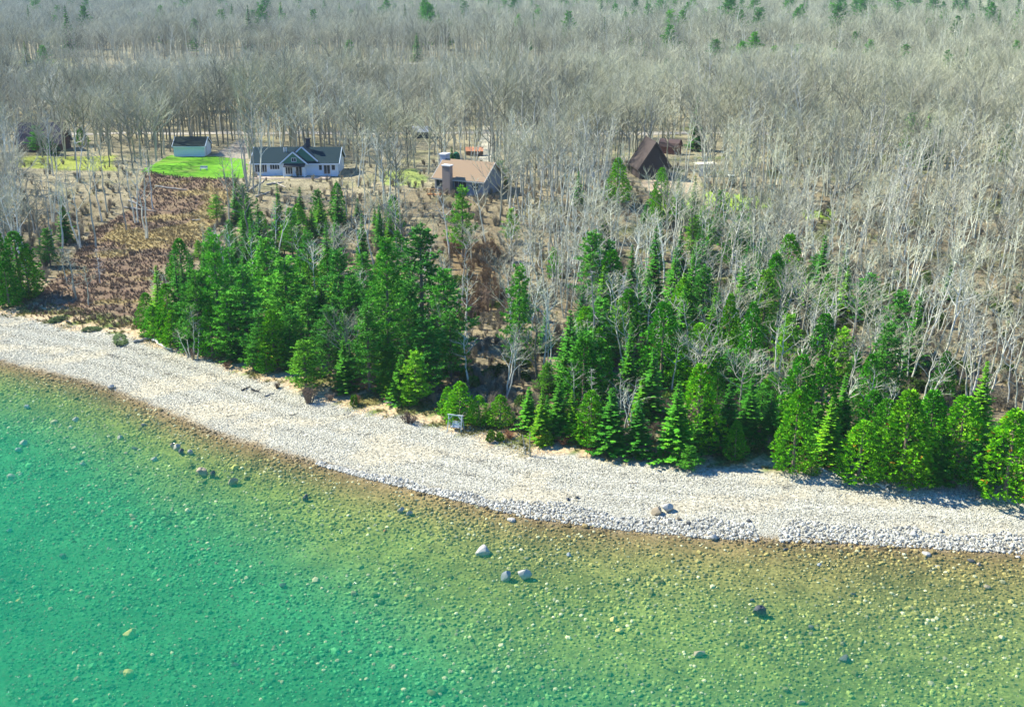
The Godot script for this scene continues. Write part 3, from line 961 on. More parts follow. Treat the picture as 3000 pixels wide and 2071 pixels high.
func build_stones() -> void:
	var r := seeded(101)
	var m := paint(Color.WHITE, 0.8, 0.4)
	var cobbles := []
	for k in 4:
		cobbles.append(stone(200 + k, 0, 0.6, 0.2).mesh())
	var names := ["beach_cobbles", "shore_cobbles", "lake_bed_stones"]
	var says := ["pale grey cobbles covering the beach", "large white cobbles banked along the waterline", "olive brown stones covering the lake bed"]
	var kinds := []
	for j in 3:
		var o := []
		for k in 4:
			o.append([[], []])
		kinds.append(o)
	var x := -84.0
	while x < 60.0:
		var zc := along(SHORE, x)
		var cell := 0.18
		# beach: from the waterline to the plants
		var z := zc - 15.5
		while z < zc + 0.6:
			var px := x + r.randf_range(-0.11, 0.11)
			var pz := z + r.randf_range(-0.11, 0.11)
			var d := inland(px, pz)
			var n := patch.get_noise_2d(px * 1.5 + 50.0, pz * 3.0)
			var keep := 0.97 - 0.55 * smoothstep(0.12, 0.4, n) - smoothstep(10.5, 13.0, d + 1.5 * rough.get_noise_2d(px * 2.5, 7.0))
			if d > -0.1 and r.randf() < keep:
				var size := r.randf_range(0.08, 0.19) * (1.35 if r.randf() < 0.1 else 1.0)
				var g := r.randf_range(0.29, 0.60) * (1.0 + 0.28 * sin(d * 2.6 + 2.5 * rough.get_noise_2d(px * 0.7, d * 0.5)) * smoothstep(2.0, 4.0, d))
				if r.randf() < 0.12:
					g *= 0.6
				var warm := r.randf_range(0.0, 0.06)
				var col := Color(g + warm, g * 0.975 + 0.5 * warm, g * 0.82 - warm * 0.6)
				if d < 0.7 + 0.5 * rough.get_noise_2d(px * 4.0, 1.0):
					col = Color(0.24, 0.185, 0.10) * r.randf_range(0.5, 2.0)
				var slot: Array = kinds[0][r.randi() % 4]
				slot[0].append(tilted(r, on_ground(px, pz, size * 0.12), size))
				slot[1].append(col)
			z += cell
		x += cell
	# bank of big white stones at the water, from the middle to the right
	for k in 9000:
		var px := r.randf_range(-19.0, 52.0)
		var wide := lerpf(1.0, 3.6, smoothstep(-19.0, 12.0, px)) * (0.75 + 0.5 * rough.get_noise_2d(px * 3.0, 55.0))
		if absf(px - 21.6) < 0.9:
			continue
		var d := 0.15 + wide * r.randf()
		var pz := along(SHORE, px) - d
		var size := 0.14 + 0.24 * pow(r.randf(), 1.6)
		if r.randf() < 0.06:
			size *= 1.5
		var g := r.randf_range(0.24, 0.60)
		if r.randf() < 0.2:
			g *= 0.5
		var slot: Array = kinds[1][r.randi() % 4]
		slot[0].append(tilted(r, on_ground(px, pz, size * 0.18), size, 1.1))
		slot[1].append(Color(g * 1.04, g, g * 0.84))
	# lake bed
	x = -78.0
	while x < 50.0:
		var zc := along(SHORE, x)
		var z := zc - 0.2
		while z < -50.0:
			var far := smoothstep(60.0, 120.0, -z)
			var px := x + r.randf_range(-0.2, 0.2)
			var pz := z + r.randf_range(-0.2, 0.2)
			var drift := patch.get_noise_2d(px * 1.6, pz * 2.4)
			if absf(px) < -pz * 0.47 + 3.0 and r.randf() < 0.92 + 0.5 * minf(drift + 0.1, 0.0):
				var d := inland(px, pz)
				var size := (0.14 + 0.30 * pow(r.randf(), 1.7)) * (1.0 + 0.5 * drift)
				if r.randf() < 0.025:
					size *= r.randf_range(1.5, 2.1)
				var g := 0.38 + 1.35 * pow(r.randf(), 1.5)
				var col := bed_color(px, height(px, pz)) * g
				if d > -1.6:
					col = col.lerp(Color(0.22, 0.16, 0.075) * g, 0.7 * (1.0 + d / 1.6))
				if r.randf() < 0.10:
					col = Color(0.46, 0.44, 0.24) * g
				var slot: Array = kinds[2][r.randi() % 4]
				slot[0].append(tilted(r, on_ground(px, pz, size * 0.1), size))
				slot[1].append(col)
			z += 0.31
		x += 0.31
	for j in 3:
		var o := group_of(names[j], says[j])
		for k in 4:
			scatter(o, "stones", cobbles[k], m, kinds[j][k][0], kinds[j][k][1])


func build_boulders() -> void:
	var shapes := []
	for k in 8:
		shapes.append(stone(300 + k, 2, 0.75, 0.35).mesh())
	var tones := {"tan": Color(0.36, 0.285, 0.19), "white": Color(0.43, 0.41, 0.36), "pale": Color(0.36, 0.34, 0.28), "grey": Color(0.27, 0.29, 0.30), "dark": Color(0.075, 0.08, 0.085), "yellow": Color(0.62, 0.52, 0.16), "olive": Color(0.16, 0.17, 0.07), "rust": Color(0.42, 0.19, 0.06)}
	var r := seeded(77)
	for k in BOULDERS.size():
		var b: Array = BOULDERS[k]
		var x: float = b[0]
		var z: float = b[1]
		var w: float = b[2] * 0.74
		var bed := height(x, z)
		var low := bed - 0.1 * w
		var top := bed + 0.55 * w
		if bed < 0.0 and not b[4]:
			top = maxf(0.20 * w, 0.12)
		elif b[4]:
			top = minf(top, -0.06)
			low = minf(low, top - 0.4 * w)
		var o := MeshInstance3D.new()
		o.name = numbered("boulder")
		o.mesh = shapes[k % 8]
		var wide := w * (1.0 + 0.35 * clampf(-bed, 0.0, 1.0) if not b[4] else 1.0)
		o.transform = Transform3D(Basis(Vector3.UP, r.randf_range(-0.5, 0.5)) * Basis.from_scale(Vector3(wide * 1.05, (top - low) / 0.68, w * 0.95)), Vector3(x, (top + low) * 0.5, z))
		o.material_override = paint(tones[b[3]], 0.75, 0.4)
		add_child(o, true)
		tag(o, b[5], "boulder", "boulders of the shore and shallows")


# ------------------------------------------------------------------ evergreens

func spruce_shape(n_seed: int) -> Dictionary:   # 10 m tall, about 3 m wide
	var r := seeded(n_seed)
	var trunk := Shape.new()
	var bark := Color(0.13, 0.10, 0.075)
	trunk.tube(Vector3(0, -0.5, 0), Vector3(0, 5, 0), 0.16, 0.09, 6, bark)
	trunk.tube(Vector3(0, 5, 0), Vector3(0, 9.9, 0), 0.09, 0.015, 5, bark)
	var crown := Shape.new()
	var lump := FastNoiseLite.new()
	lump.seed = n_seed
	lump.frequency = 0.6
	var y := 0.7
	var turn := 0.0
	while y < 9.85:
		var t := y / 10.0
		var reach := 1.75 * pow(1.0 - t, 1.05) * r.randf_range(0.8, 1.15) + 0.06
		var n := int(lerpf(10.0, 5.0, t))
		for k in n:
			turn += TAU / n
			var a := turn + r.randf_range(-0.3, 0.3)
			var out0 := Vector3(cos(a), y * 0.5, sin(a))
			var len_ := reach * r.randf_range(0.55, 1.15) * (1.0 + 0.45 * lump.get_noise_3dv(out0 * 2.0))
			if r.randf() < 0.10:
				continue
			var out := Vector3(cos(a), 0, sin(a))
			var side := Vector3(-out.z, 0, out.x)
			var drop := lerpf(-0.38, 0.45, pow(t, 1.3))
			var base := Vector3(0, y + r.randf_range(-0.22, 0.22), 0)
			var q := 0.12
			while q < 1.0:
				var at := base + out * len_ * q + Vector3(0, len_ * (drop * q + 0.22 * q * q), 0)
				var g := r.randf_range(0.7, 1.35)
				var col := Color(0.062 * g, 0.28 * g, 0.020 * g)
				if t < 0.25 and r.randf() < 0.12:
					col = Color(0.20 * g, 0.16 * g, 0.09 * g)
				if q > 0.7 and r.randf() < 0.4:
					col = Color(0.13 * g, 0.40 * g, 0.025 * g)
				var size := (0.30 + 0.34 * (1.0 - q)) * (0.22 + 0.9 * (1.0 - t))
				for s in [-1.0, 1.0]:
					var dir: Vector3 = (out * r.randf_range(0.5, 0.9) + side * s * r.randf_range(0.4, 0.9) + Vector3(0, r.randf_range(-0.35, 0.1), 0)).normalized()
					crown.leaf(at, dir, dir.cross(Vector3(r.randf_range(-0.5, 0.5), 1, r.randf_range(-0.5, 0.5))).normalized(), size, size * 0.30, col)
				if q > 0.75:
					crown.leaf(at, (out + Vector3(0, r.randf_range(-0.2, 0.3), 0)).normalized(), side, size, size * 0.3, col)
				q += 0.17
		y += 0.21 + 0.05 * r.randf()
	crown.spike(Vector3(0, 9.5, 0), Vector3(0, 10.1, 0), 0.05, Color(0.05, 0.12, 0.02))
	return {"trunk": trunk, "crown": crown}


func pine_shape(n_seed: int) -> Dictionary:   # 12 m tall, about 4.6 m wide, layered and open
	var r := seeded(n_seed)
	var trunk := Shape.new()
	var bark := Color(0.17, 0.14, 0.11)
	trunk.tube(Vector3(0, -0.5, 0), Vector3(0, 6, 0), 0.20, 0.13, 6, bark)
	trunk.tube(Vector3(0, 6, 0), Vector3(0, 11.8, 0), 0.13, 0.02, 5, bark)
	var crown := Shape.new()
	var y := r.randf_range(1.2, 2.2)
	while y < 11.8:
		var t := y / 12.0
		var whorl := 2.45 * pow(1.0 - t, 0.85) * (0.55 + 0.75 * smoothstep(0.08, 0.35, t)) + 0.25
		var n := 5 if t < 0.8 else 4
		var turn := r.randf() * TAU
		for k in n:
			if r.randf() < 0.10:
				continue
			var a := turn + TAU * k / n + r.randf_range(-0.35, 0.35)
			var len_ := whorl * r.randf_range(0.4, 1.35)
			var out := Vector3(cos(a), 0, sin(a))
			var side := Vector3(-out.z, 0, out.x)
			var rise := lerpf(-0.05, 0.75, t * t) + r.randf_range(-0.1, 0.12)
			var base := Vector3(0, y + r.randf_range(-0.15, 0.15), 0)
			var tip := base + out * len_ + Vector3(0, len_ * (rise + 0.12), 0)
			trunk.spike(base, tip, 0.035, bark)
			var tufts := int(3 + len_ * 5.0)
			for j in tufts:
				var q := lerpf(0.28, 1.03, (j + r.randf() * 0.7) / tufts)
				var fan := (1.0 - absf(q - 0.6)) * 0.42 * len_ * r.randf_range(-1.0, 1.0)
				var at := base + out * len_ * q + side * fan + Vector3(0, len_ * (rise * q + 0.12 * q * q) + r.randf_range(-0.06, 0.12), 0)
				var g := r.randf_range(0.65, 1.35)
				var col := Color(0.070 * g, 0.31 * g, 0.028 * g).lerp(Color(0.17, 0.47, 0.035) * g, r.randf() * 0.6)
				for s in 9:
					var dir := Vector3(r.randf_range(-1, 1), r.randf_range(-0.35, 0.9), r.randf_range(-1, 1)) + out * 0.6
					dir = dir.normalized()
					crown.leaf(at, dir, dir.cross(Vector3(r.randf_range(-1, 1), 0.7, r.randf_range(-1, 1))).normalized(), r.randf_range(0.26, 0.44), 0.055, col)
		y += lerpf(0.62, 0.36, t) * r.randf_range(0.8, 1.25)
	return {"trunk": trunk, "crown": crown}


func cedar_shape(n_seed: int) -> Dictionary:   # 8 m tall, about 3.6 m wide, dense and billowing
	var r := seeded(n_seed)
	var trunk := Shape.new()
	var bark := Color(0.20, 0.15, 0.11)
	trunk.tube(Vector3(0, -0.5, 0), Vector3(0, 7.4, 0), 0.17, 0.02, 6, bark)
	var crown := Shape.new()
	var lump := FastNoiseLite.new()
	lump.seed = n_seed
	lump.frequency = 0.55
	for k in 1050:
		var t := pow(r.randf(), 1.25)
		var y := 0.35 + 7.5 * t
		var wide := 1.95 * pow(1.0 - t, 0.72) * (0.55 + 0.45 * smoothstep(0.0, 0.22, t)) + 0.10
		var a := r.randf() * TAU
		var out := Vector3(cos(a), 0, sin(a))
		wide *= 1.0 + 0.55 * lump.get_noise_3d(out.x * 2.0, y, out.z * 2.0)
		var at := out * wide * (1.0 - 0.5 * pow(r.randf(), 2.2)) + Vector3(0, y, 0)
		var g := r.randf_range(0.65, 1.3)
		var col := Color(0.060 * g, 0.31 * g, 0.012 * g).lerp(Color(0.13, 0.42, 0.012) * g, r.randf() * 0.7)
		if r.randf() < 0.02:
			col = Color(0.20, 0.17, 0.03) * g
		var up := r.randf_range(0.15, 0.9)
		for s in 6:
			var dir := (out * r.randf_range(0.3, 1.0) + Vector3(r.randf_range(-0.7, 0.7), up + r.randf_range(-0.4, 0.4), r.randf_range(-0.7, 0.7))).normalized()
			var size := r.randf_range(0.15, 0.32)
			crown.leaf(at, dir, dir.cross(Vector3(r.randf_range(-1, 1), r.randf_range(-1, 1), r.randf_range(-1, 1))).normalized(), size, size * 0.24, col)
	return {"trunk": trunk, "crown": crown}


func where_word(x: float, z: float) -> String:
	var d := inland(x, z)
	if z < -620.0:
		return "top edge of the far forest"
	if z < -310.0:
		return "far forest, left half" if x < 0.0 else "far forest, right half"
	if z < -232.0:
		if x < -78.0:
			return "around the left cottage"
		if x < -54.0:
			return "behind the white garage"
		if x < -28.0:
			return "behind the white house"
		if x < 12.0:
			return "behind the tan-roofed house"
		if x < 46.0:
			return "behind the dark-roofed lodge"
		return "upper right woods"
	if x < -52.0 - 0.28 * (-150.0 - z) or (x < -54.0 and z > -200.0):
		return "left of the brown clearing"
	if z < -150.0:
		if x < -18.0:
			return "below the white house"
		if x < 8.0:
			return "below the tan-roofed house"
		if x < 40.0:
			return "below the dark-roofed lodge"
		return "upper right birch slope"
	if x < -3.0:
		return "grove beside the brown clearing" if d > 15.0 else "beach edge left of the swing"
	if x < 14.0:
		return "beach edge right of the swing" if d < 17.0 else "slope behind the swing"
	if x < 26.0:
		return "clump above the split boulder" if d < 24.0 else "slope above the split boulder"
	return "right end of the beach" if d < 14.0 else "lower right birch slope"


# Names each tree of a kind by its look, its row (counted from the shore) and its place in that row.
func label_rows(list: Array, most := 11) -> void:
	var by := {}
	for e in list:
		var key: String = e.look + "|" + where_word(e.x, e.z)
		if not by.has(key):
			by[key] = []
		by[key].append(e)
	for key in by:
		var l: Array = by[key]
		var words: PackedStringArray = key.split("|")
		l.sort_custom(func(a, b): return a.z > b.z)
		for row in range(0, l.size(), most):
			var line: Array = l.slice(row, mini(row + most, l.size()))
			line.sort_custom(func(a, b): return a.x / -a.z < b.x / -b.z)
			for k in line.size():
				if l.size() == 1:
					line[k].label = "only %s, %s" % [words[0], words[1]]
				elif l.size() <= most:
					line[k].label = "%s, %s from left, %s" % [words[0], ordinal(k), words[1]]
				else:
					line[k].label = "%s, %s from left, %s row, %s" % [words[0], ordinal(k), ordinal(row / most), words[1]]


func build_evergreens() -> void:
	var makers := {"spruce": [], "pine": [], "cedar": []}
	for k in 6:
		for kind in makers:
			var s: Dictionary = spruce_shape(500 + k) if kind == "spruce" else pine_shape(520 + k) if kind == "pine" else cedar_shape(540 + k)
			makers[kind].append({"trunk": s.trunk.mesh(), "crown": s.crown.mesh()})
	var tall := {"spruce": 10.0, "pine": 12.0, "cedar": 8.0}
	var wide := {"spruce": 3.1, "pine": 4.4, "cedar": 3.6}
	var tints := {"d": Color(0.66, 0.78, 0.90), "g": Color(1.0, 1.0, 1.0), "y": Color(1.7, 1.2, 0.7), "b": Color(0.8, 0.95, 1.4)}
	var say := {"d": "dark green", "g": "mid green", "y": "bright yellow-green", "b": "blue-green"}
	var r := seeded(900)
	var list := []
	for e in EVERGREENS:
		list.append({"kind": e[0], "x": e[1], "z": e[2], "h": e[3] + (9.0 if e[2] < -800.0 else 4.0 if e[2] < -560.0 else 0.0), "w": minf(maxf(e[4], 0.26 * e[3]), (0.45 if e[2] < -400.0 else 0.55) * e[3] + 0.4), "tone": e[5]})
	# young evergreens filling the groves
	for k in 560:
		var x := r.randf_range(-50.0, 46.0)
		var z := r.randf_range(-205.0, -96.0)
		var d := inland(x, z)
		if d < 13.5 or inside(x, z, CLEARING) or inside(x - 1.5, z, CLEARING):
			continue
		if x > -8.0 and x < 6.0 and z < -117.0 or (z < -138.0 and x > -12.0 and x < 11.0):
			continue
		var thick := 1.0 if x < -6.0 and d < 42.0 else 0.5 if x < -20.0 else 0.12 if x < 3.0 else 0.95 if d < 52.0 else 0.25
		if x > 26.0 and d > 14.0:
			thick = 0.3
		if r.randf() > thick:
			continue
		var kind: String = ["spruce", "spruce", "pine", "cedar"][r.randi() % 4]
		var h := r.randf_range(2.5, 7.5) if x < 3.0 or d < 18.0 else r.randf_range(3.5, 10.0)
		list.append({"kind": kind, "x": x, "z": z, "h": h, "w": h * r.randf_range(0.32, 0.45) + 0.4, "tone": ["d", "g", "g", "y", "y"][r.randi() % 5]})
	for k in 560:
		var z := -240.0 - 950.0 * r.randf()
		var x := r.randf_range(-0.46, 0.46) * -z
		if wooded(x, z) < 0.9 or (x < -0.1 * -z and r.randf() < 0.65) or (z > -560.0 and r.randf() < 0.6):
			continue
		var h := r.randf_range(7.0, 13.0) if z > -600.0 else r.randf_range(16.0, 25.0)
		list.append({"kind": ["spruce", "pine", "pine"][r.randi() % 3], "x": x, "z": z, "h": h, "w": h * 0.38, "tone": ["d", "d", "g"][r.randi() % 3]})
	for e in list:
		e.look = "%s %s" % [say[e.tone], e.kind if e.h > 5.0 else "young " + e.kind]
	label_rows(list)
	for e in list:
		var kind: String = e.kind
		var o := thing(kind + "_tree", e.label, "tree", on_ground(e.x, e.z), r.randf() * TAU, "evergreen trees of the shore and woods")
		var sw: float = e.w / wide[kind] * (1.16 if kind == "pine" else 1.28 if kind == "cedar" else 1.12)
		o.scale = Vector3(sw, e.h / tall[kind], sw)
		var v: Dictionary = makers[kind][r.randi() % 6]
		var tone: Color = tints[e.tone]
		part(o, "trunk", v.trunk, paint())
		part(o, "crown", v.crown, paint(tone * [Color(0.80, 0.86, 0.9), Color(1, 1, 1), Color(1.2, 1.12, 0.9), Color(1.35, 1.2, 1.0), Color(1.0, 0.92, 0.8)][r.randi() % 5], 0.75, 0.25, 0.5))


# ------------------------------------------------------------------ bare trees

# hardwood: domed crown of fine twigs; birch: thin pale stem, high narrow crown; spread: low wide crown; snag: dead conifer; pole: bare stick
func bare_shape(n_seed: int, kind: String, fineness := 1.0) -> Dictionary:
	var r := seeded(n_seed)
	var birch := kind == "birch"
	var tall := 15.0
	var bark := Color(0.62, 0.61, 0.54) if birch else Color(0.34, 0.325, 0.26)
	var twig := Color(0.48, 0.47, 0.35) if birch else Color(0.465, 0.455, 0.34)
	if kind == "snag":
		bark = Color(0.40, 0.39, 0.37); twig = Color(0.47, 0.46, 0.43)
	if kind == "spread":
		bark = Color(0.17, 0.16, 0.14); twig = Color(0.46, 0.44, 0.37)
	var trunk := Shape.new()
	var limbs := []
	var crown := Shape.new()
	for k in 4:
		limbs.append(Shape.new())
	var stems := [Vector3.ZERO]
	if birch and n_seed % 3 == 0:
		stems = [Vector3(0.5, 0, 0.1), Vector3(-0.4, 0, -0.1)]
	for stem in stems.size():
		var lean := Vector3(stems[stem].x * 0.16, 1, stems[stem].z * 0.16)
		var radius := 0.165 if birch else 0.19
		var sway := Vector3(r.randf_range(-1, 1), 0, r.randf_range(-1, 1)) * 0.5
		var path := []
		for k in 10:
			var q := k / 9.0
			path.append(stems[stem] * 0.4 + lean * tall * q + sway * sin(q * 4.0) * q + Vector3(r.randf_range(-0.12, 0.12), 0, r.randf_range(-0.12, 0.12)))
		path[0].y = -0.5
		var fork := 1.0 if birch or kind == "snag" else 0.72
		for k in 9:
			if k / 9.0 < fork:
				trunk.tube(path[k], path[k + 1], radius * pow(1.0 - k / 9.6, 0.8), radius * pow(1.0 - (k + 1) / 9.6, 0.8), 6 if k < 5 else 4, bark * r.randf_range(0.9, 1.1))
		if kind == "pole":
			continue
		if kind == "snag":
			for k in 46:
				var q := r.randf_range(0.25, 0.97)
				var a := r.randf() * TAU
				var p: Vector3 = path[int(q * 9)].lerp(path[mini(int(q * 9) + 1, 9)], q * 9 - int(q * 9))
				var len_ := (1.0 - q) * 3.2 * r.randf_range(0.4, 1.0) + 0.5
				var e := p + Vector3(cos(a), r.randf_range(-0.25, 0.2), sin(a)) * len_
				crown.spike(p, e, 0.045, twig * r.randf_range(0.85, 1.15))
				for j in 5:
					var m := p.lerp(e, r.randf_range(0.4, 1.0))
					crown.spike(m, m + Vector3(r.randf_range(-1, 1), r.randf_range(-0.6, 0.5), r.randf_range(-1, 1)) * 0.55, 0.018, twig)
			continue
		var n_limbs := 12 if not birch else 10 if stems.size() == 1 else 7
		var turn := r.randf() * TAU
		for k in n_limbs:
			var q := lerpf(0.36 if not birch else 0.5, 0.98 if birch else 0.74, (k + r.randf() * 0.6) / n_limbs)
			if kind == "spread":
				q = lerpf(0.16, 0.7, (k + 0.5) / n_limbs)
			turn += 2.4 + r.randf_range(-0.4, 0.4)
			var p: Vector3 = path[int(q * 9)].lerp(path[mini(int(q * 9) + 1, 9)], q * 9 - int(q * 9))
			var len_ := (1.0 - q) * tall * (0.62 if not birch else 0.5) + (1.6 if not birch else 0.7)
			if kind == "spread":
				len_ = 4.6 * r.randf_range(0.8, 1.2)
			var rise := lerpf(0.45, 1.6, q) if not birch else r.randf_range(0.6, 1.6)
			if kind == "spread":
				rise = lerpf(0.15, 1.4, q)
			var dir := Vector3(cos(turn), rise, sin(turn)).normalized()
			var into: Shape = limbs[k] if k < 4 and stem == 0 else crown
			var rl := radius * (0.58 if birch else 0.72) * (1.0 - q * 0.6)
			var at := p
			var pts := [p]
			for j in 4:
				var nx := at + dir * len_ * 0.25
				into.tube(at, nx, rl * (1.0 - j * 0.22), rl * (1.0 - (j + 1) * 0.22), 4, bark * r.randf_range(0.92, 1.12))
				at = nx
				pts.append(at)
				dir = (dir + Vector3(r.randf_range(-0.35, 0.35), r.randf_range(-0.05, 0.30) if kind != "spread" else r.randf_range(-0.1, 0.2), r.randf_range(-0.35, 0.35))).normalized()
			var n_br := int((7 if not birch else 5) * fineness) + 1
			for j in n_br:
				var w := lerpf(0.25, 1.0, (j + 0.5) / n_br)
				var seg := mini(int(w * 4), 3)
				var b: Vector3 = pts[seg].lerp(pts[seg + 1], w * 4 - seg)
				var bd: Vector3 = ((pts[seg + 1] - pts[seg]).normalized() + Vector3(r.randf_range(-1, 1), r.randf_range(-0.35, 0.6), r.randf_range(-1, 1)) * 1.0).normalized()
				var bl := len_ * r.randf_range(0.22, 0.42) + 0.35
				var be := b + bd * bl
				crown.spike(b, be, 0.042, twig * r.randf_range(0.85, 1.1))
				var n_tw := int((5 if not birch else 4) * fineness)
				for i in n_tw:
					var tw := r.randf_range(0.2, 1.0)
					var ts := b.lerp(be, tw)
					var td := (bd + Vector3(r.randf_range(-1, 1), r.randf_range(-0.3, 0.9), r.randf_range(-1, 1)) * 0.9).normalized()
					crown.spike(ts, ts + td * r.randf_range(0.5, 1.15), 0.017 / sqrt(fineness), twig * r.randf_range(0.8, 1.2))
	return {"trunk": trunk, "limbs": limbs, "crown": crown}


func wooded(x: float, z: float) -> float:   # how thickly bare trees stand there, 0 to 1
	var d := inland(x, z)
	if d < 15.0:
		return 0.0
	for area in [CLEARING, LAWN, YARD]:
		if inside(x, z, area):
			return 0.0
	if inside(x, z, DRIVE) or inside(x, z, TRACK):
		return 0.0
	for h in HOUSE_SPOTS:
		if absf(x - h[0]) < h[2] and absf(z - h[1]) < h[3]:
			return 0.0
	for area in [LEFT_LAWN, COTTAGE_LAWN, RIGHT_LAWN, RIGHT_LAWN_TWO, RIGHT_LAWN_THREE, FAR_LAWN, HEATH]:
		if inside(x, z, area):
			return 0.22
	if absf(z + 545.0) < 13.0 and x > -190.0 and x < 10.0:
		return 0.12
	if z < -545.0 + 30.0 and z > -545.0:
		return 1.0
	if absf(z + 297.0) < 4.0:
		return 0.1
	if z > -235.0 and x < -60.0 and (inside(x + 4.0, z, CLEARING) or inside(x + 9.0, z, CLEARING)):
		return 0.08
	if z > -235.0 and x < -20.0 and (inside(x - 3.0, z, CLEARING) or inside(x - 7.0, z, CLEARING)):
		return 0.06
	# keep the view of the house fronts mostly open
	for h in HOUSE_SPOTS:
		if z > h[1] and z < h[1] + h[5] and absf(x * h[1] / z - h[0]) < h[2]:
			return h[4]
	if z > -232.0 and x < -14.0 and x > -56.0:
		return 0.30
	if z > -480.0 and z < -440.0 and x < 20.0:
		return 0.6
	if z < -480.0 and z > -545.0 and x < 20.0:
		return 0.10
	if z > -150.0 and x < -4.0:
		return 0.3 if d < 40.0 else 0.7
	if z > -150.0 and x < 26.0:
		return 0.3 if d < 24.0 else 0.55
	return 1.0 if patch.get_noise_2d(x * 1.2, z * 1.2) > -0.28 else 0.4


# x, z, half width, half depth, how thick trees stand before it, how far that reaches
const HOUSE_SPOTS := [[-72.0, -261.0, 5.5, 6.0, 0.0, 60.0], [-43.5, -236.0, 10.5, 7.5, 0.04, 60.0], [-9.0, -210.0, 8.0, 8.0, 0.15, 50.0], [28.0, -231.0, 6.0, 6.0, 0.14, 45.0], [-92.0, -244.0, 14.0, 1.0, 0.3, 45.0], [37.0, -262.0, 5.0, 4.0, 0.1, 30.0], [39.0, -232.0, 4.0, 3.0, 0.2, 30.0], [185.6, -462.0, 8.0, 7.0, 0.15, 45.0], [-108.0, -268.0, 7.0, 6.0, 0.4, 40.0], [-22.5, -289.0, 4.0, 3.0, 0.3, 45.0], [-8.6, -260.0, 4.0, 3.0, 0.3, 30.0], [-12.3, -254.0, 2.0, 2.0, 0.4, 30.0]]


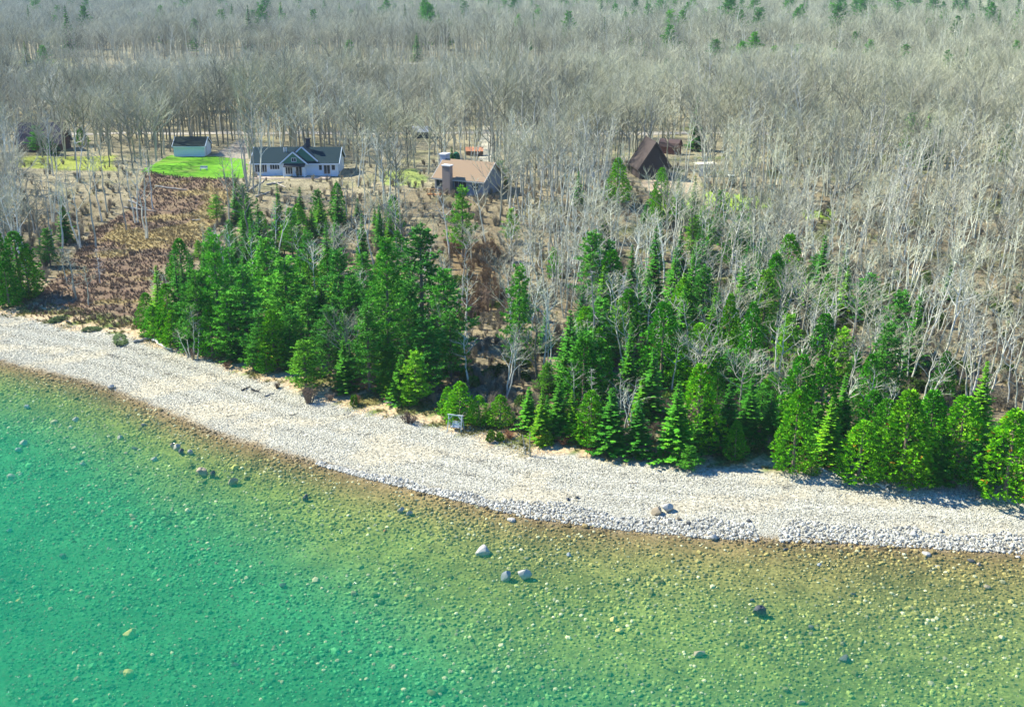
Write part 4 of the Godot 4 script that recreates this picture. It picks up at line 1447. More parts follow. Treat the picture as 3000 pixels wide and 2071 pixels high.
func build_bare_trees() -> void:
	var r := seeded(4242)
	var near := {"hardwood": [], "birch": []}
	var far := {"hardwood": [], "birch": []}
	for k in 6:
		near.hardwood.append(bare_shape(700 + k, "hardwood"))
		near.birch.append(bare_shape(720 + k, "birch", 0.6))
	for k in 4:
		far.hardwood.append(bare_shape(740 + k, "hardwood", 0.62))
		far.birch.append(bare_shape(760 + k, "birch", 0.62))
	var special := {"snag": bare_shape(780, "snag"), "spread": bare_shape(781, "spread"), "pole": bare_shape(782, "pole"), "branch": bare_shape(783, "snag")}
	var all := []
	for e in NOTED_BARE:
		all.append({"kind": e[0], "x": e[1], "z": e[2], "h": e[3], "tilt": deg_to_rad(e[4]), "noted": true})
	# rows of the forest on a loose grid that widens with distance
	var z := -104.0
	while z > -1750.0:
		var cell := 3.05 if z > -235.0 else 3.8 if z > -420.0 else 5.0 if z > -700.0 else 6.6
		var half := -z * 0.50 + 12.0
		var x := -half
		while x < half:
			var px := x + r.randf_range(-0.5, 0.5) * cell
			var pz := z + r.randf_range(-0.5, 0.5) * cell
			var thick := wooded(px, pz)
			if thick > 0.0 and r.randf() < thick * (0.8 if pz < -240.0 else 0.66):
				var share := 0.3
				if pz > -232.0:
					share = 0.85 if px > -10.0 else 0.75
				elif px > 30.0:
					share = 0.42
				elif px < -60.0:
					share = 0.12
				if pz < -330.0:
					share *= 0.7
				var birch := r.randf() < share
				var h := r.randf_range(11.0, 18.5)
				if pz > -235.0:
					h = lerpf(7.0, 12.5, smoothstep(110.0, 232.0, -pz)) * r.randf_range(0.7, 1.25)
				if pz < -330.0 and pz > -545.0:
					h *= lerpf(1.0, 0.5, smoothstep(330.0, 380.0, -pz) * (1.0 if px < 20.0 else 0.55))
				elif pz < -545.0:
					h *= 1.1
				if pz < -240.0:
					h *= 1.0 + 0.55 * patch.get_noise_2d(px * 0.35 + 200.0, pz * 0.35)
				var tilt := r.randf_range(-0.07, 0.07)
				if birch:
					tilt = r.randf_range(-0.18, 0.18) + (0.07 if px > 28.0 and pz > -240.0 else 0.0)
				all.append({"kind": "birch" if birch else "hardwood", "x": px, "z": pz, "h": h, "tilt": tilt, "noted": false})
			x += cell
		z -= cell
	var singles := []
	var rest := []
	var n := {"birch": 0, "hardwood": 0}
	for e in all:
		e.share = e.h / -e.z
	var order := all.duplicate()
	order.sort_custom(func(a, b): return a.share > b.share)
	for e in order:
		if e.noted or (n[e.kind] < 270 and absf(e.x) < -e.z * 0.47 + 3.0):
			singles.append(e)
			if n.has(e.kind):
				n[e.kind] += 1
		else:
			rest.append(e)
	var looks := {"birch": "pale birch", "hardwood": "bare grey hardwood", "snag": "dead grey snag", "spread": "wide-spreading bare tree", "pole": "thin bare pole", "branch": "dead leaning branch"}
	for e in singles:
		e.look = looks[e.kind]
		if e.kind in ["birch", "hardwood"]:
			e.look = ("short " if e.h < 8.0 else "tall " if e.h > 13.0 else "") + ("leaning " if absf(e.tilt) > 0.16 else "") + e.look
	label_rows(singles, 14)
	var meshes := {}
	for kind in near:
		meshes[kind] = []
		for s in near[kind]:
			meshes[kind].append(parts_of(s))
	for kind in special:
		meshes[kind] = [parts_of(special[kind])]
	var tones := [Color(1, 1, 1), Color(0.62, 0.62, 0.60), Color(1.06, 1.06, 0.98), Color(0.80, 0.81, 0.70)]
	for e in singles:
		var kind: String = e.kind
		var called: String = {"birch": "birch_tree", "hardwood": "bare_tree", "snag": "dead_tree", "spread": "bare_tree", "pole": "dead_pole", "branch": "dead_tree"}[kind]
		var o := thing(called, e.label, "tree", on_ground(e.x, e.z), 0.0, "bare trees of the shore and slopes")
		var sh: float = e.h / 15.0
		var sw := lerpf(sh, 1.0, 0.35) * r.randf_range(0.85, 1.1)
		o.basis = Basis(Vector3.BACK, -e.tilt) * Basis(Vector3.UP, r.randf() * TAU) * Basis.from_scale(Vector3(sw, sh, sw))
		var v: Dictionary = meshes[kind][r.randi() % meshes[kind].size()]
		var tone: Color = tones[r.randi() % 4]
		var close: bool = e.z > -215.0
		part(o, "trunk", v.trunk if close or kind == "pole" else v.stem, paint(tone))
		if kind != "pole":
			if close:
				for l in v.limbs:
					part(o, "limb", l, paint(tone))
			part(o, "crown", v.crown, paint(tone, 0.9, 0.15))
	# everything farther off: one forest
	var forest := group_of("bare_forest", "leafless grey and tan forest stretching to the top of the picture")
	var slots := {}
	for kind in ["hardwood", "birch"]:
		for lod in 2:
			for k in (6 if lod == 0 else 4):
				slots["%s%d%d" % [kind, lod, k]] = [[], []]
	for e in rest:
		var lod := 0 if e.z > -430.0 else 1
		var slot: Array = slots["%s%d%d" % [e.kind, lod, r.randi() % (6 if lod == 0 else 4)]]
		var sh: float = e.h / 15.0
		var sw := lerpf(sh, 1.0, 0.35) * r.randf_range(0.85, 1.15) * (1.25 if e.z < -700.0 else 1.0)
		slot[0].append(Transform3D(Basis(Vector3.BACK, -e.tilt) * Basis(Vector3.UP, r.randf() * TAU) * Basis.from_scale(Vector3(sw, sh, sw)), on_ground(e.x, e.z)))
		var t := clampf(0.5 + 0.5 * e.x / maxf(60.0, -e.z * 0.4) + 0.6 * patch.get_noise_2d(e.x * 0.4, e.z * 0.4), 0.0, 1.0)
		slot[1].append(Color(1.06, 1.07, 1.08).lerp(Color(1.17, 1.20, 1.07), t) * r.randf_range(0.52, 1.25))
	for kind in ["hardwood", "birch"]:
		for lod in 2:
			for k in (6 if lod == 0 else 4):
				var s: Dictionary = (near if lod == 0 else far)[kind][k]
				var whole := Shape.new()
				whole.add(s.trunk)
				for l in s.limbs:
					whole.add(l)
				whole.add(s.crown)
				var slot: Array = slots["%s%d%d" % [kind, lod, k]]
				if slot[0].size():
					scatter(forest, kind + "_trees", whole.mesh(), paint(Color.WHITE, 0.9, 0.15), slot[0], slot[1])


func parts_of(s: Dictionary) -> Dictionary:
	var out := {"trunk": s.trunk.mesh(), "limbs": []}
	var every := Shape.new()
	for l in s.limbs:
		if l.v.size():
			out.limbs.append(l.mesh())
			every.add(l)
	every.add(s.trunk)
	out.stem = every.mesh()
	if s.crown.v.size():
		out.crown = s.crown.mesh()
	return out


# ------------------------------------------------------------------ buildings

# a house with its ridge along x, front towards +z; parts: wall, roof, trim
func gabled(o: Node3D, w: float, d: float, wall_h: float, rise: float, wall: Color, roof: Color, trim: Color, eave := 0.4, sunk := 1.2) -> void:
	var s := Shape.new()
	var a := w * 0.5
	var b := d * 0.5
	s.box(Vector3(0, (wall_h - sunk) * 0.5, 0), Vector3(w, wall_h + sunk, d), wall)
	for k in [-1.0, 1.0]:
		s.tri(Vector3(a * k, wall_h, b), Vector3(a * k, wall_h, -b), Vector3(a * k, wall_h + rise, 0), wall)
	# lap boards
	part(o, "wall", s.mesh(), paint())
	var f := Shape.new()
	var e := eave / b * rise
	for k in [-1.0, 1.0]:
		var p := [Vector3(-a - eave, wall_h + rise + 0.14, 0), Vector3(a + eave, wall_h + rise + 0.14, 0), Vector3(a + eave, wall_h - e + 0.14, (b + eave) * k), Vector3(-a - eave, wall_h - e + 0.14, (b + eave) * k)]
		if k > 0:
			f.slab(p[0], p[1], p[2], p[3], -0.14, roof)
		else:
			f.slab(p[1], p[0], p[3], p[2], -0.14, roof)
	part(o, "roof", f.mesh(), paint(Color.WHITE, 0.9, 0.2))
	var t := Shape.new()
	for k in [-1.0, 1.0]:
		t.box(Vector3(0, wall_h - e - 0.02, (b + eave + 0.04) * k), Vector3(w + eave * 2.0, 0.2, 0.08), trim)
		for j in [-1.0, 1.0]:
			t.bar(Vector3((a + eave + 0.04) * j, wall_h + rise + 0.02, 0), Vector3((a + eave + 0.04) * j, wall_h - e + 0.02, (b + eave) * k), 0.08, 0.24, trim)
			t.box(Vector3((a + 0.01) * j, wall_h * 0.5, (b + 0.01) * k), Vector3(0.16, wall_h - 0.2, 0.16), trim)
	part(o, "trim", t.mesh(), paint())


func window(o: Node3D, called: String, at: Vector3, w: float, h: float, panes := 1, frame := Color(0.75, 0.76, 0.78)) -> void:
	var s := Shape.new()
	var bar := 0.09
	for k in [-1.0, 1.0]:
		s.box(at + Vector3((w - bar) * 0.5 * k, 0, 0.04), Vector3(bar, h, 0.10), frame)
		s.box(at + Vector3(0, (h - bar) * 0.5 * k, 0.04), Vector3(w - bar * 2.0, bar, 0.10), frame)
	for k in range(1, panes):
		s.box(at + Vector3(-w * 0.5 + w * k / panes, 0, 0.035), Vector3(bar * 0.8, h - bar * 2.0, 0.08), frame)
	var f := part(o, called, s.mesh(), paint())
	var wide := (w - bar * 2.0) / panes
	for k in panes:
		var g := Shape.new()
		g.box(at + Vector3(-w * 0.5 + bar + wide * (k + 0.5), 0, 0.012), Vector3(wide - 0.01, h - bar * 2.0, 0.02), Color(0.02, 0.03, 0.045))
		part(f, "pane", g.mesh(), paint(Color.WHITE, 0.1, 0.5))


func chimney(o: Node3D, at: Vector3, size: Vector3, col: Color, cap: Color) -> void:
	var s := Shape.new()
	s.box(at, size, col)
	var c := part(o, "chimney", s.mesh(), paint())
	var k := Shape.new()
	k.box(at + Vector3(0, size.y * 0.5 + 0.1, 0), Vector3(size.x + 0.25, 0.2, size.z + 0.25), cap)
	part(c, "chimney_cap", k.mesh(), paint())


func build_houses() -> void:
	var white := Color(0.64, 0.76, 0.87)
	var slate := Color(0.022, 0.040, 0.050)
	# white garage
	var g := thing("garage", "small white garage with a dark roof at the back of the bright lawn", "garage", on_ground(-72.0, -260.6))
	gabled(g, 6.7, 5.6, 2.3, 1.6, white, Color(0.02, 0.032, 0.032), white, 0.3)
	var d := Shape.new()
	d.box(Vector3(3.37, 1.05, 0.9), Vector3(0.06, 2.0, 0.95), white * 0.8)
	part(g, "door", d.mesh(), paint())
	# white house: long main roof, a front gable with green shingles, a larger gable behind it
	var h := thing("house", "long white house with slate roof and green shingled front gable above the slope", "house", Vector3(-43.7, 7.0, -236.2))
	gabled(h, 17.0, 8.6, 2.6, 2.4, white, slate, white, 0.45)
	var wing := Shape.new()
	wing.box(Vector3(0.0, 0.85, 4.9), Vector3(4.6, 3.6, 1.6), white)
	part(h, "front_wing", wing.mesh(), paint())
	var gab := Shape.new()
	gab.tri(Vector3(-2.45, 2.65, 5.72), Vector3(0, 4.75, 5.72), Vector3(2.45, 2.65, 5.72), Color(0.10, 0.27, 0.19))
	gab.tri(Vector3(-2.45, 2.65, 5.60), Vector3(2.45, 2.65, 5.60), Vector3(0, 4.75, 5.60), Color(0.10, 0.27, 0.19))
	part(h, "front_gable", gab.mesh(), paint())
	var gr := Shape.new()
	gr.slab(Vector3(-2.9, 2.45, 6.1), Vector3(0, 4.95, 6.1), Vector3(0, 4.95, 0.2), Vector3(-2.9, 2.45, 1.6), 0.12, slate)
	gr.slab(Vector3(0, 4.95, 6.1), Vector3(2.9, 2.45, 6.1), Vector3(2.9, 2.45, 1.6), Vector3(0, 4.95, 0.2), 0.12, slate)
	part(h, "gable_roof", gr.mesh(), paint(Color.WHITE, 0.8, 0.4))
	var rk := Shape.new()
	rk.bar(Vector3(-2.95, 2.38, 6.14), Vector3(0, 4.9, 6.14), 0.10, 0.26, white)
	rk.bar(Vector3(2.95, 2.38, 6.14), Vector3(0, 4.9, 6.14), 0.10, 0.26, white)
	part(h, "gable_trim", rk.mesh(), paint())
	var pr := Shape.new()
	pr.slab(Vector3(-1.9, 2.62, 5.7), Vector3(2.35, 2.62, 5.7), Vector3(2.35, 2.2, 7.0), Vector3(-1.9, 2.2, 7.0), -0.12, Color(0.03, 0.035, 0.045))
	part(h, "porch_roof", pr.mesh(), paint())
	for k in [-1.8, 2.2]:
		var ps := Shape.new()
		ps.box(Vector3(k, 0.6, 6.8), Vector3(0.14, 3.2, 0.14), white)
		part(h, "porch_post", ps.mesh(), paint())
	var back := Shape.new()
	back.slab(Vector3(-1.6, 2.9, 4.4), Vector3(1.5, 5.75, 4.4), Vector3(1.5, 5.75, -2.0), Vector3(-1.6, 2.9, -2.0), 0.14, slate)
	back.slab(Vector3(1.5, 5.75, 4.4), Vector3(4.6, 2.9, 4.4), Vector3(4.6, 2.9, -2.0), Vector3(1.5, 5.75, -2.0), 0.14, slate)
	part(h, "cross_gable_roof", back.mesh(), paint(Color.WHITE, 0.8, 0.4))
	var bf := Shape.new()
	bf.tri(Vector3(-1.4, 2.7, 4.1), Vector3(1.5, 5.6, 4.1), Vector3(4.4, 2.7, 4.1), Color(0.09, 0.24, 0.17))
	part(h, "cross_gable", bf.mesh(), paint())
	var bt := Shape.new()
	bt.bar(Vector3(4.65, 2.82, 4.45), Vector3(1.5, 5.70, 4.45), 0.10, 0.26, white)
	bt.bar(Vector3(-1.65, 2.82, 4.45), Vector3(1.5, 5.70, 4.45), 0.10, 0.26, white)
	part(h, "cross_gable_trim", bt.mesh(), paint())
	chimney(h, Vector3(2.3, 6.0, 1.0), Vector3(0.8, 1.6, 0.8), Color(0.05, 0.05, 0.07), Color(0.04, 0.04, 0.05))
	for k in [-2.6, -2.15]:
		var v := Shape.new()
		v.tube(Vector3(k, 4.3, 1.4), Vector3(k, 5.2, 1.4), 0.10, 0.10, 8, Color(0.8, 0.8, 0.8))
		part(h, "vent_pipe", v.mesh(), paint())
	window(h, "window", Vector3(-6.9, 1.45, 4.31), 2.5, 1.7, 5)
	window(h, "window", Vector3(-4.1, 1.75, 4.31), 2.0, 1.15, 4)
	window(h, "window", Vector3(-1.0, 1.2, 5.72), 1.5, 1.5, 3)
	window(h, "door", Vector3(1.0, 1.05, 5.72), 1.3, 2.0, 2)
	window(h, "window", Vector3(0.1, 3.35, 5.74), 1.0, 0.8, 2)
	window(h, "window", Vector3(5.1, 1.6, 4.31), 0.75, 1.15)
	window(h, "door", Vector3(6.4, 1.2, 4.31), 1.4, 1.9, 2)
	window(h, "window", Vector3(7.7, 1.6, 4.31), 0.85, 1.15)
	var pt := Shape.new()
	pt.box(Vector3(-0.5, -0.1, 6.6), Vector3(15.5, 0.24, 3.4), Color(0.42, 0.34, 0.26))
	part(h, "terrace", pt.mesh(), paint())
	# tan-roofed house, turned
	var b := thing("house", "tan-roofed house with a tall stone chimney half hidden by pale bare trees", "house", Vector3(-8.0, 6.9, -214.7), deg_to_rad(-27.5))
	gabled(b, 10.2, 7.6, 2.9, 2.7, Color(0.20, 0.24, 0.30), Color(0.30, 0.215, 0.14), Color(0.50, 0.50, 0.47), 0.45, 2.0)
	chimney(b, Vector3(-2.0, 1.9, 4.6), Vector3(1.6, 6.6, 1.1), Color(0.30, 0.25, 0.22), Color(0.75, 0.76, 0.74))
	chimney(b, Vector3(-5.6, 3.9, -0.6), Vector3(1.1, 5.0, 1.9), Color(0.40, 0.45, 0.55), Color(0.72, 0.75, 0.78))
	window(b, "window", Vector3(0.3, 1.75, 3.81), 2.6, 1.5, 3, Color(0.25, 0.28, 0.28))
	window(b, "window", Vector3(-4.1, 1.75, 3.81), 1.6, 1.4, 2, Color(0.25, 0.28, 0.28))
	window(b, "window", Vector3(3.4, 1.7, 3.81), 1.4, 1.3, 2, Color(0.25, 0.28, 0.28))
	var dk := Shape.new()
	dk.box(Vector3(-3.9, 0.0, 5.3), Vector3(2.8, 0.16, 2.8), Color(0.42, 0.21, 0.09))
	part(b, "deck", dk.mesh(), paint())
	for k in 5:
		var rl := Shape.new()
		rl.box(Vector3(-5.2 + 0.66 * k, 0.55, 6.62), Vector3(0.09, 1.0, 0.09), Color(0.45, 0.24, 0.10))
		part(b, "railing_post", rl.mesh(), paint())
	var rt := Shape.new()
	rt.box(Vector3(-3.9, 1.08, 6.62), Vector3(2.8, 0.09, 0.13), Color(0.50, 0.28, 0.12))
	part(b, "railing", rt.mesh(), paint())
	# dark lodge, gable towards the lake
	var l := thing("house", "dark brown lodge with a steep brown roof beside a sandy yard", "house", on_ground(27.8, -231.5), PI / 2 + 0.12)
	gabled(l, 8.0, 6.0, 2.6, 4.6, Color(0.055, 0.045, 0.045), Color(0.075, 0.06, 0.058), Color(0.09, 0.07, 0.06), 0.5)
	# gambrel garden barn
	var n := thing("shed", "little brown barn with a rounded roof and pale door trim behind the lodge", "shed", on_ground(36.0, -262.8), -0.5)
	var nw := Shape.new()
	nw.box(Vector3(0, 0.6, 0), Vector3(4.4, 2.2, 2.1), Color(0.16, 0.07, 0.06))
	part(n, "wall", nw.mesh(), paint())
	var prof := [Vector2(1.3, 1.6), Vector2(1.05, 2.5), Vector2(0.55, 3.1), Vector2(0, 3.3), Vector2(-0.55, 3.1), Vector2(-1.05, 2.5), Vector2(-1.3, 1.6)]
	var nr := Shape.new()
	var nf := Shape.new()
	var ng := Shape.new()
	var nt := Shape.new()
	for k in 6:
		var p: Vector2 = prof[k]
		var q: Vector2 = prof[k + 1]
		nr.slab(Vector3(-2.45, q.y, q.x), Vector3(-2.45, p.y, p.x), Vector3(2.45, p.y, p.x), Vector3(2.45, q.y, q.x), 0.08, Color(0.12, 0.08, 0.075))
		nf.tri(Vector3(-2.22, 1.6, 0), Vector3(-2.22, p.y, p.x * 0.95), Vector3(-2.22, q.y, q.x * 0.95), Color(0.16, 0.07, 0.06))
		ng.tri(Vector3(2.22, 1.6, 0), Vector3(2.22, p.y, p.x * 0.95), Vector3(2.22, q.y, q.x * 0.95), Color(0.16, 0.07, 0.06))
		nt.bar(Vector3(-2.5, p.y, p.x), Vector3(-2.5, q.y, q.x), 0.10, 0.16, Color(0.62, 0.55, 0.45))
	part(n, "roof", nr.mesh(), paint())
	part(n, "gable", nf.mesh(), paint())
	part(n, "gable", ng.mesh(), paint())
	part(n, "trim", nt.mesh(), paint())
	var nd := Shape.new()
	nd.box(Vector3(-2.24, 0.85, 0.1), Vector3(0.08, 1.8, 1.0), Color(0.05, 0.045, 0.04))
	var door := part(n, "door", nd.mesh(), paint())
	var ndf := Shape.new()
	for k in [-0.46, 0.66]:
		ndf.box(Vector3(-2.26, 0.85, k), Vector3(0.10, 1.9, 0.14), Color(0.70, 0.66, 0.56))
	ndf.box(Vector3(-2.26, 1.86, 0.1), Vector3(0.10, 0.14, 1.25), Color(0.70, 0.66, 0.56))
	part(door, "door_frame", ndf.mesh(), paint())
	# open shelter with a pale flat roof
	var k9 := thing("shelter", "open shelter with a flat cream roof and a white panel right of the lodge", "shelter", on_ground(38.9, -231.5), 0.25)
	var kr := Shape.new()
	kr.box(Vector3(0, 2.5, 0), Vector3(4.0, 0.14, 2.6), Color(0.80, 0.74, 0.58))
	part(k9, "roof", kr.mesh(), paint())
	for a in [-1.8, 1.8]:
		for c in [-1.1, 1.1]:
			var kp := Shape.new()
			kp.box(Vector3(a, 1.1, c), Vector3(0.12, 2.7, 0.12), Color(0.60, 0.58, 0.52))
			part(k9, "post", kp.mesh(), paint())
	var kw := Shape.new()
	kw.box(Vector3(-1.25, 1.2, 0.9), Vector3(0.8, 2.2, 0.08), Color(0.82, 0.82, 0.82))
	part(k9, "panel", kw.mesh(), paint())
	# dark box with a pale frame
	var cb := thing("outhouse", "narrow dark outhouse with pale corner trim right of the lodge yard", "outhouse", on_ground(42.0, -219.2))
	var cw := Shape.new()
	cw.box(Vector3(0, 0.9, 0), Vector3(1.1, 2.2, 1.1), Color(0.07, 0.10, 0.085))
	part(cb, "wall", cw.mesh(), paint())
	var cr := Shape.new()
	cr.box(Vector3(0, 2.05, 0), Vector3(1.4, 0.1, 1.4), Color(0.6, 0.62, 0.55))
	part(cb, "roof", cr.mesh(), paint())
	var ct := Shape.new()
	ct.box(Vector3(-0.56, 1.0, 0.56), Vector3(0.14, 1.9, 0.14), Color(0.72, 0.72, 0.64))
	part(cb, "trim", ct.mesh(), paint())
	# low shed with a blue-grey roof by the lane
	var sh := thing("shed", "low shed with a blue-grey roof beside the gravel lane in the woods", "shed", on_ground(-22.6, -289.5))
	gabled(sh, 4.4, 3.4, 1.5, 1.1, Color(0.05, 0.05, 0.07), Color(0.33, 0.37, 0.47), Color(0.06, 0.06, 0.08), 0.25)
	# rust-roofed lean-to
	var lt := thing("lean_to", "long low lean-to with a rust-orange roof behind the tan-roofed house", "lean-to", on_ground(-8.5, -260.0), -0.06)
	var lr := Shape.new()
	lr.slab(Vector3(-2.05, 1.75, -0.8), Vector3(2.05, 1.75, -0.8), Vector3(2.05, 1.05, 0.9), Vector3(-2.05, 1.05, 0.9), 0.08, Color(0.50, 0.22, 0.12))
	part(lt, "roof", lr.mesh(), paint())
	for a in [-1.9, 0.0, 1.9]:
		for c in [[-0.7, 1.62], [0.8, 1.02]]:
			var lp := Shape.new()
			lp.box(Vector3(a, c[1] * 0.5 - 0.1, c[0]), Vector3(0.12, c[1] + 0.1, 0.12), Color(0.16, 0.11, 0.08))
			part(lt, "post", lp.mesh(), paint())
	var lb := Shape.new()
	lb.box(Vector3(0, 0.45, -0.1), Vector3(3.6, 0.9, 0.9), Color(0.22, 0.14, 0.09))
	part(lt, "stacked_wood", lb.mesh(), paint())
	# rounded green cover
	var tp := thing("tarp_cover", "rounded dark green tarp cover just behind the tan roof", "cover", on_ground(-12.3, -254.0))
	var ts := Shape.new()
	for k in 8:
		var a := PI * k / 8.0
		var c := PI * (k + 1) / 8.0
		ts.quad(Vector3(cos(a) * 0.85, sin(a) * 1.45, -1.2), Vector3(cos(c) * 0.85, sin(c) * 1.45, -1.2), Vector3(cos(c) * 0.85, sin(c) * 1.45, 1.2), Vector3(cos(a) * 0.85, sin(a) * 1.45, 1.2), Color(0.015, 0.12, 0.07))
		for e in [-1.2, 1.2]:
			ts.tri(Vector3(0, 0, e), Vector3(cos(a) * 0.85, sin(a) * 1.45, e), Vector3(cos(c) * 0.85, sin(c) * 1.45, e), Color(0.012, 0.09, 0.055))
	part(tp, "sheet", ts.mesh(), paint())
	# cottage at the left, far house at the right
	var cg := thing("house", "dark steep-roofed cottage hidden behind spruces at the left edge", "house", on_ground(-108.4, -268.5), 0.05)
	gabled(cg, 9.4, 7.6, 2.3, 3.9, Color(0.11, 0.065, 0.07), Color(0.045, 0.04, 0.065), Color(0.12, 0.09, 0.09), 0.5)
	window(cg, "window", Vector3(-2.2, 1.2, 3.81), 1.4, 1.1, 2, Color(0.3, 0.25, 0.25))
	window(cg, "window", Vector3(2.0, 1.2, 3.81), 1.4, 1.1, 2, Color(0.3, 0.25, 0.25))
	var fh := thing("house", "cream house with a blue-grey roof alone in the upper right woods", "house", on_ground(185.6, -463.0), 0.2)
	gabled(fh, 7.0, 6.0, 3.4, 2.4, Color(0.66, 0.64, 0.52), Color(0.25, 0.27, 0.38), Color(0.7, 0.7, 0.66), 0.5)
	window(fh, "window", Vector3(-1.6, 1.8, 3.01), 1.2, 1.2, 2)
	window(fh, "door", Vector3(1.2, 1.2, 3.01), 1.0, 2.0, 1)
	var ff := thing("house", "small dark blue cottage at the back of the far left clearing", "house", on_ground(-262.0, -600.0))
	gabled(ff, 8.0, 6.0, 3.0, 2.6, Color(0.04, 0.07, 0.12), Color(0.40, 0.44, 0.36), Color(0.3, 0.33, 0.3), 0.5)


# ------------------------------------------------------------------ small things

func log_shape(len_: float, radius: float, n_seed: int, forked: bool) -> Mesh:
	var r := seeded(n_seed)
	var s := Shape.new()
	var at := Vector3(-len_ * 0.5, radius * 0.7, 0)
	for k in 6:
		var nx := Vector3(-len_ * 0.5 + len_ * (k + 1) / 6.0, radius * (0.7 + r.randf_range(-0.1, 0.6)), r.randf_range(-0.08, 0.08) * len_ * 0.4)
		var w := r.randf_range(0.85, 1.15)
		s.tube(at, nx, radius * (1.0 - k * 0.09), radius * (1.0 - (k + 1) * 0.09), 7, Color(w, w, w))
		if k in [1, 3, 4] and (forked or r.randf() < 0.5):
			s.tube(nx, nx + Vector3(r.randf_range(0.1, 0.5), r.randf_range(0.1, 0.35), r.randf_range(-0.5, 0.5)) * minf(len_, 2.0) * (0.9 if forked else 0.35), radius * 0.45, radius * 0.12, 5, Color(w, w, w))
		at = nx
	s.tube(Vector3(-len_ * 0.5 - 0.01, radius * 0.7, 0), Vector3(-len_ * 0.5, radius * 0.7, 0), 0.0, radius, 7, Color(1.1, 1.0, 0.85))
	return s.mesh()


func twiggy(n_seed: int) -> Shape:   # a bare bush 1 m high and 1 m wide
	var r := seeded(n_seed)
	var s := Shape.new()
	for k in 34:
		var a := r.randf() * TAU
		var out := Vector3(cos(a), 0, sin(a)) * pow(r.randf(), 0.6)
		var foot := out * 0.12
		var top := out * 0.36 + Vector3(0, r.randf_range(0.45, 0.9), 0)
		var w := r.randf_range(0.7, 1.3)
		s.spike(foot - Vector3(0, 0.05, 0), top, 0.016, Color(w, w, w))
		for j in 7:
			var p := foot.lerp(top, r.randf_range(0.35, 1.0))
			var w2 := r.randf_range(0.7, 1.35)
			s.spike(p, p + Vector3(r.randf_range(-1, 1), r.randf_range(0.1, 1.2), r.randf_range(-1, 1)).normalized() * r.randf_range(0.15, 0.32), 0.010, Color(w2, w2, w2))
	return s


func leafy(n_seed: int) -> Shape:   # a leafy bush 1 m high and 1 m wide
	var r := seeded(n_seed)
	var s := Shape.new()
	for k in 210:
		var dir := Vector3(r.randf_range(-1, 1), r.randf_range(-0.15, 1), r.randf_range(-1, 1)).normalized()
		var at := Vector3(dir.x * 0.42, 0.08 + absf(dir.y) * 0.72, dir.z * 0.42) * r.randf_range(0.6, 1.05)
		var g := r.randf_range(0.7, 1.3)
		for j in 5:
			var d := (dir + Vector3(r.randf_range(-1, 1), r.randf_range(-0.4, 1), r.randf_range(-1, 1))).normalized()
			s.leaf(at, d, d.cross(Vector3(r.randf_range(-1, 1), r.randf_range(-1, 1), r.randf_range(-1, 1))).normalized(), r.randf_range(0.10, 0.19), 0.035, Color(g, g, g))
	return s


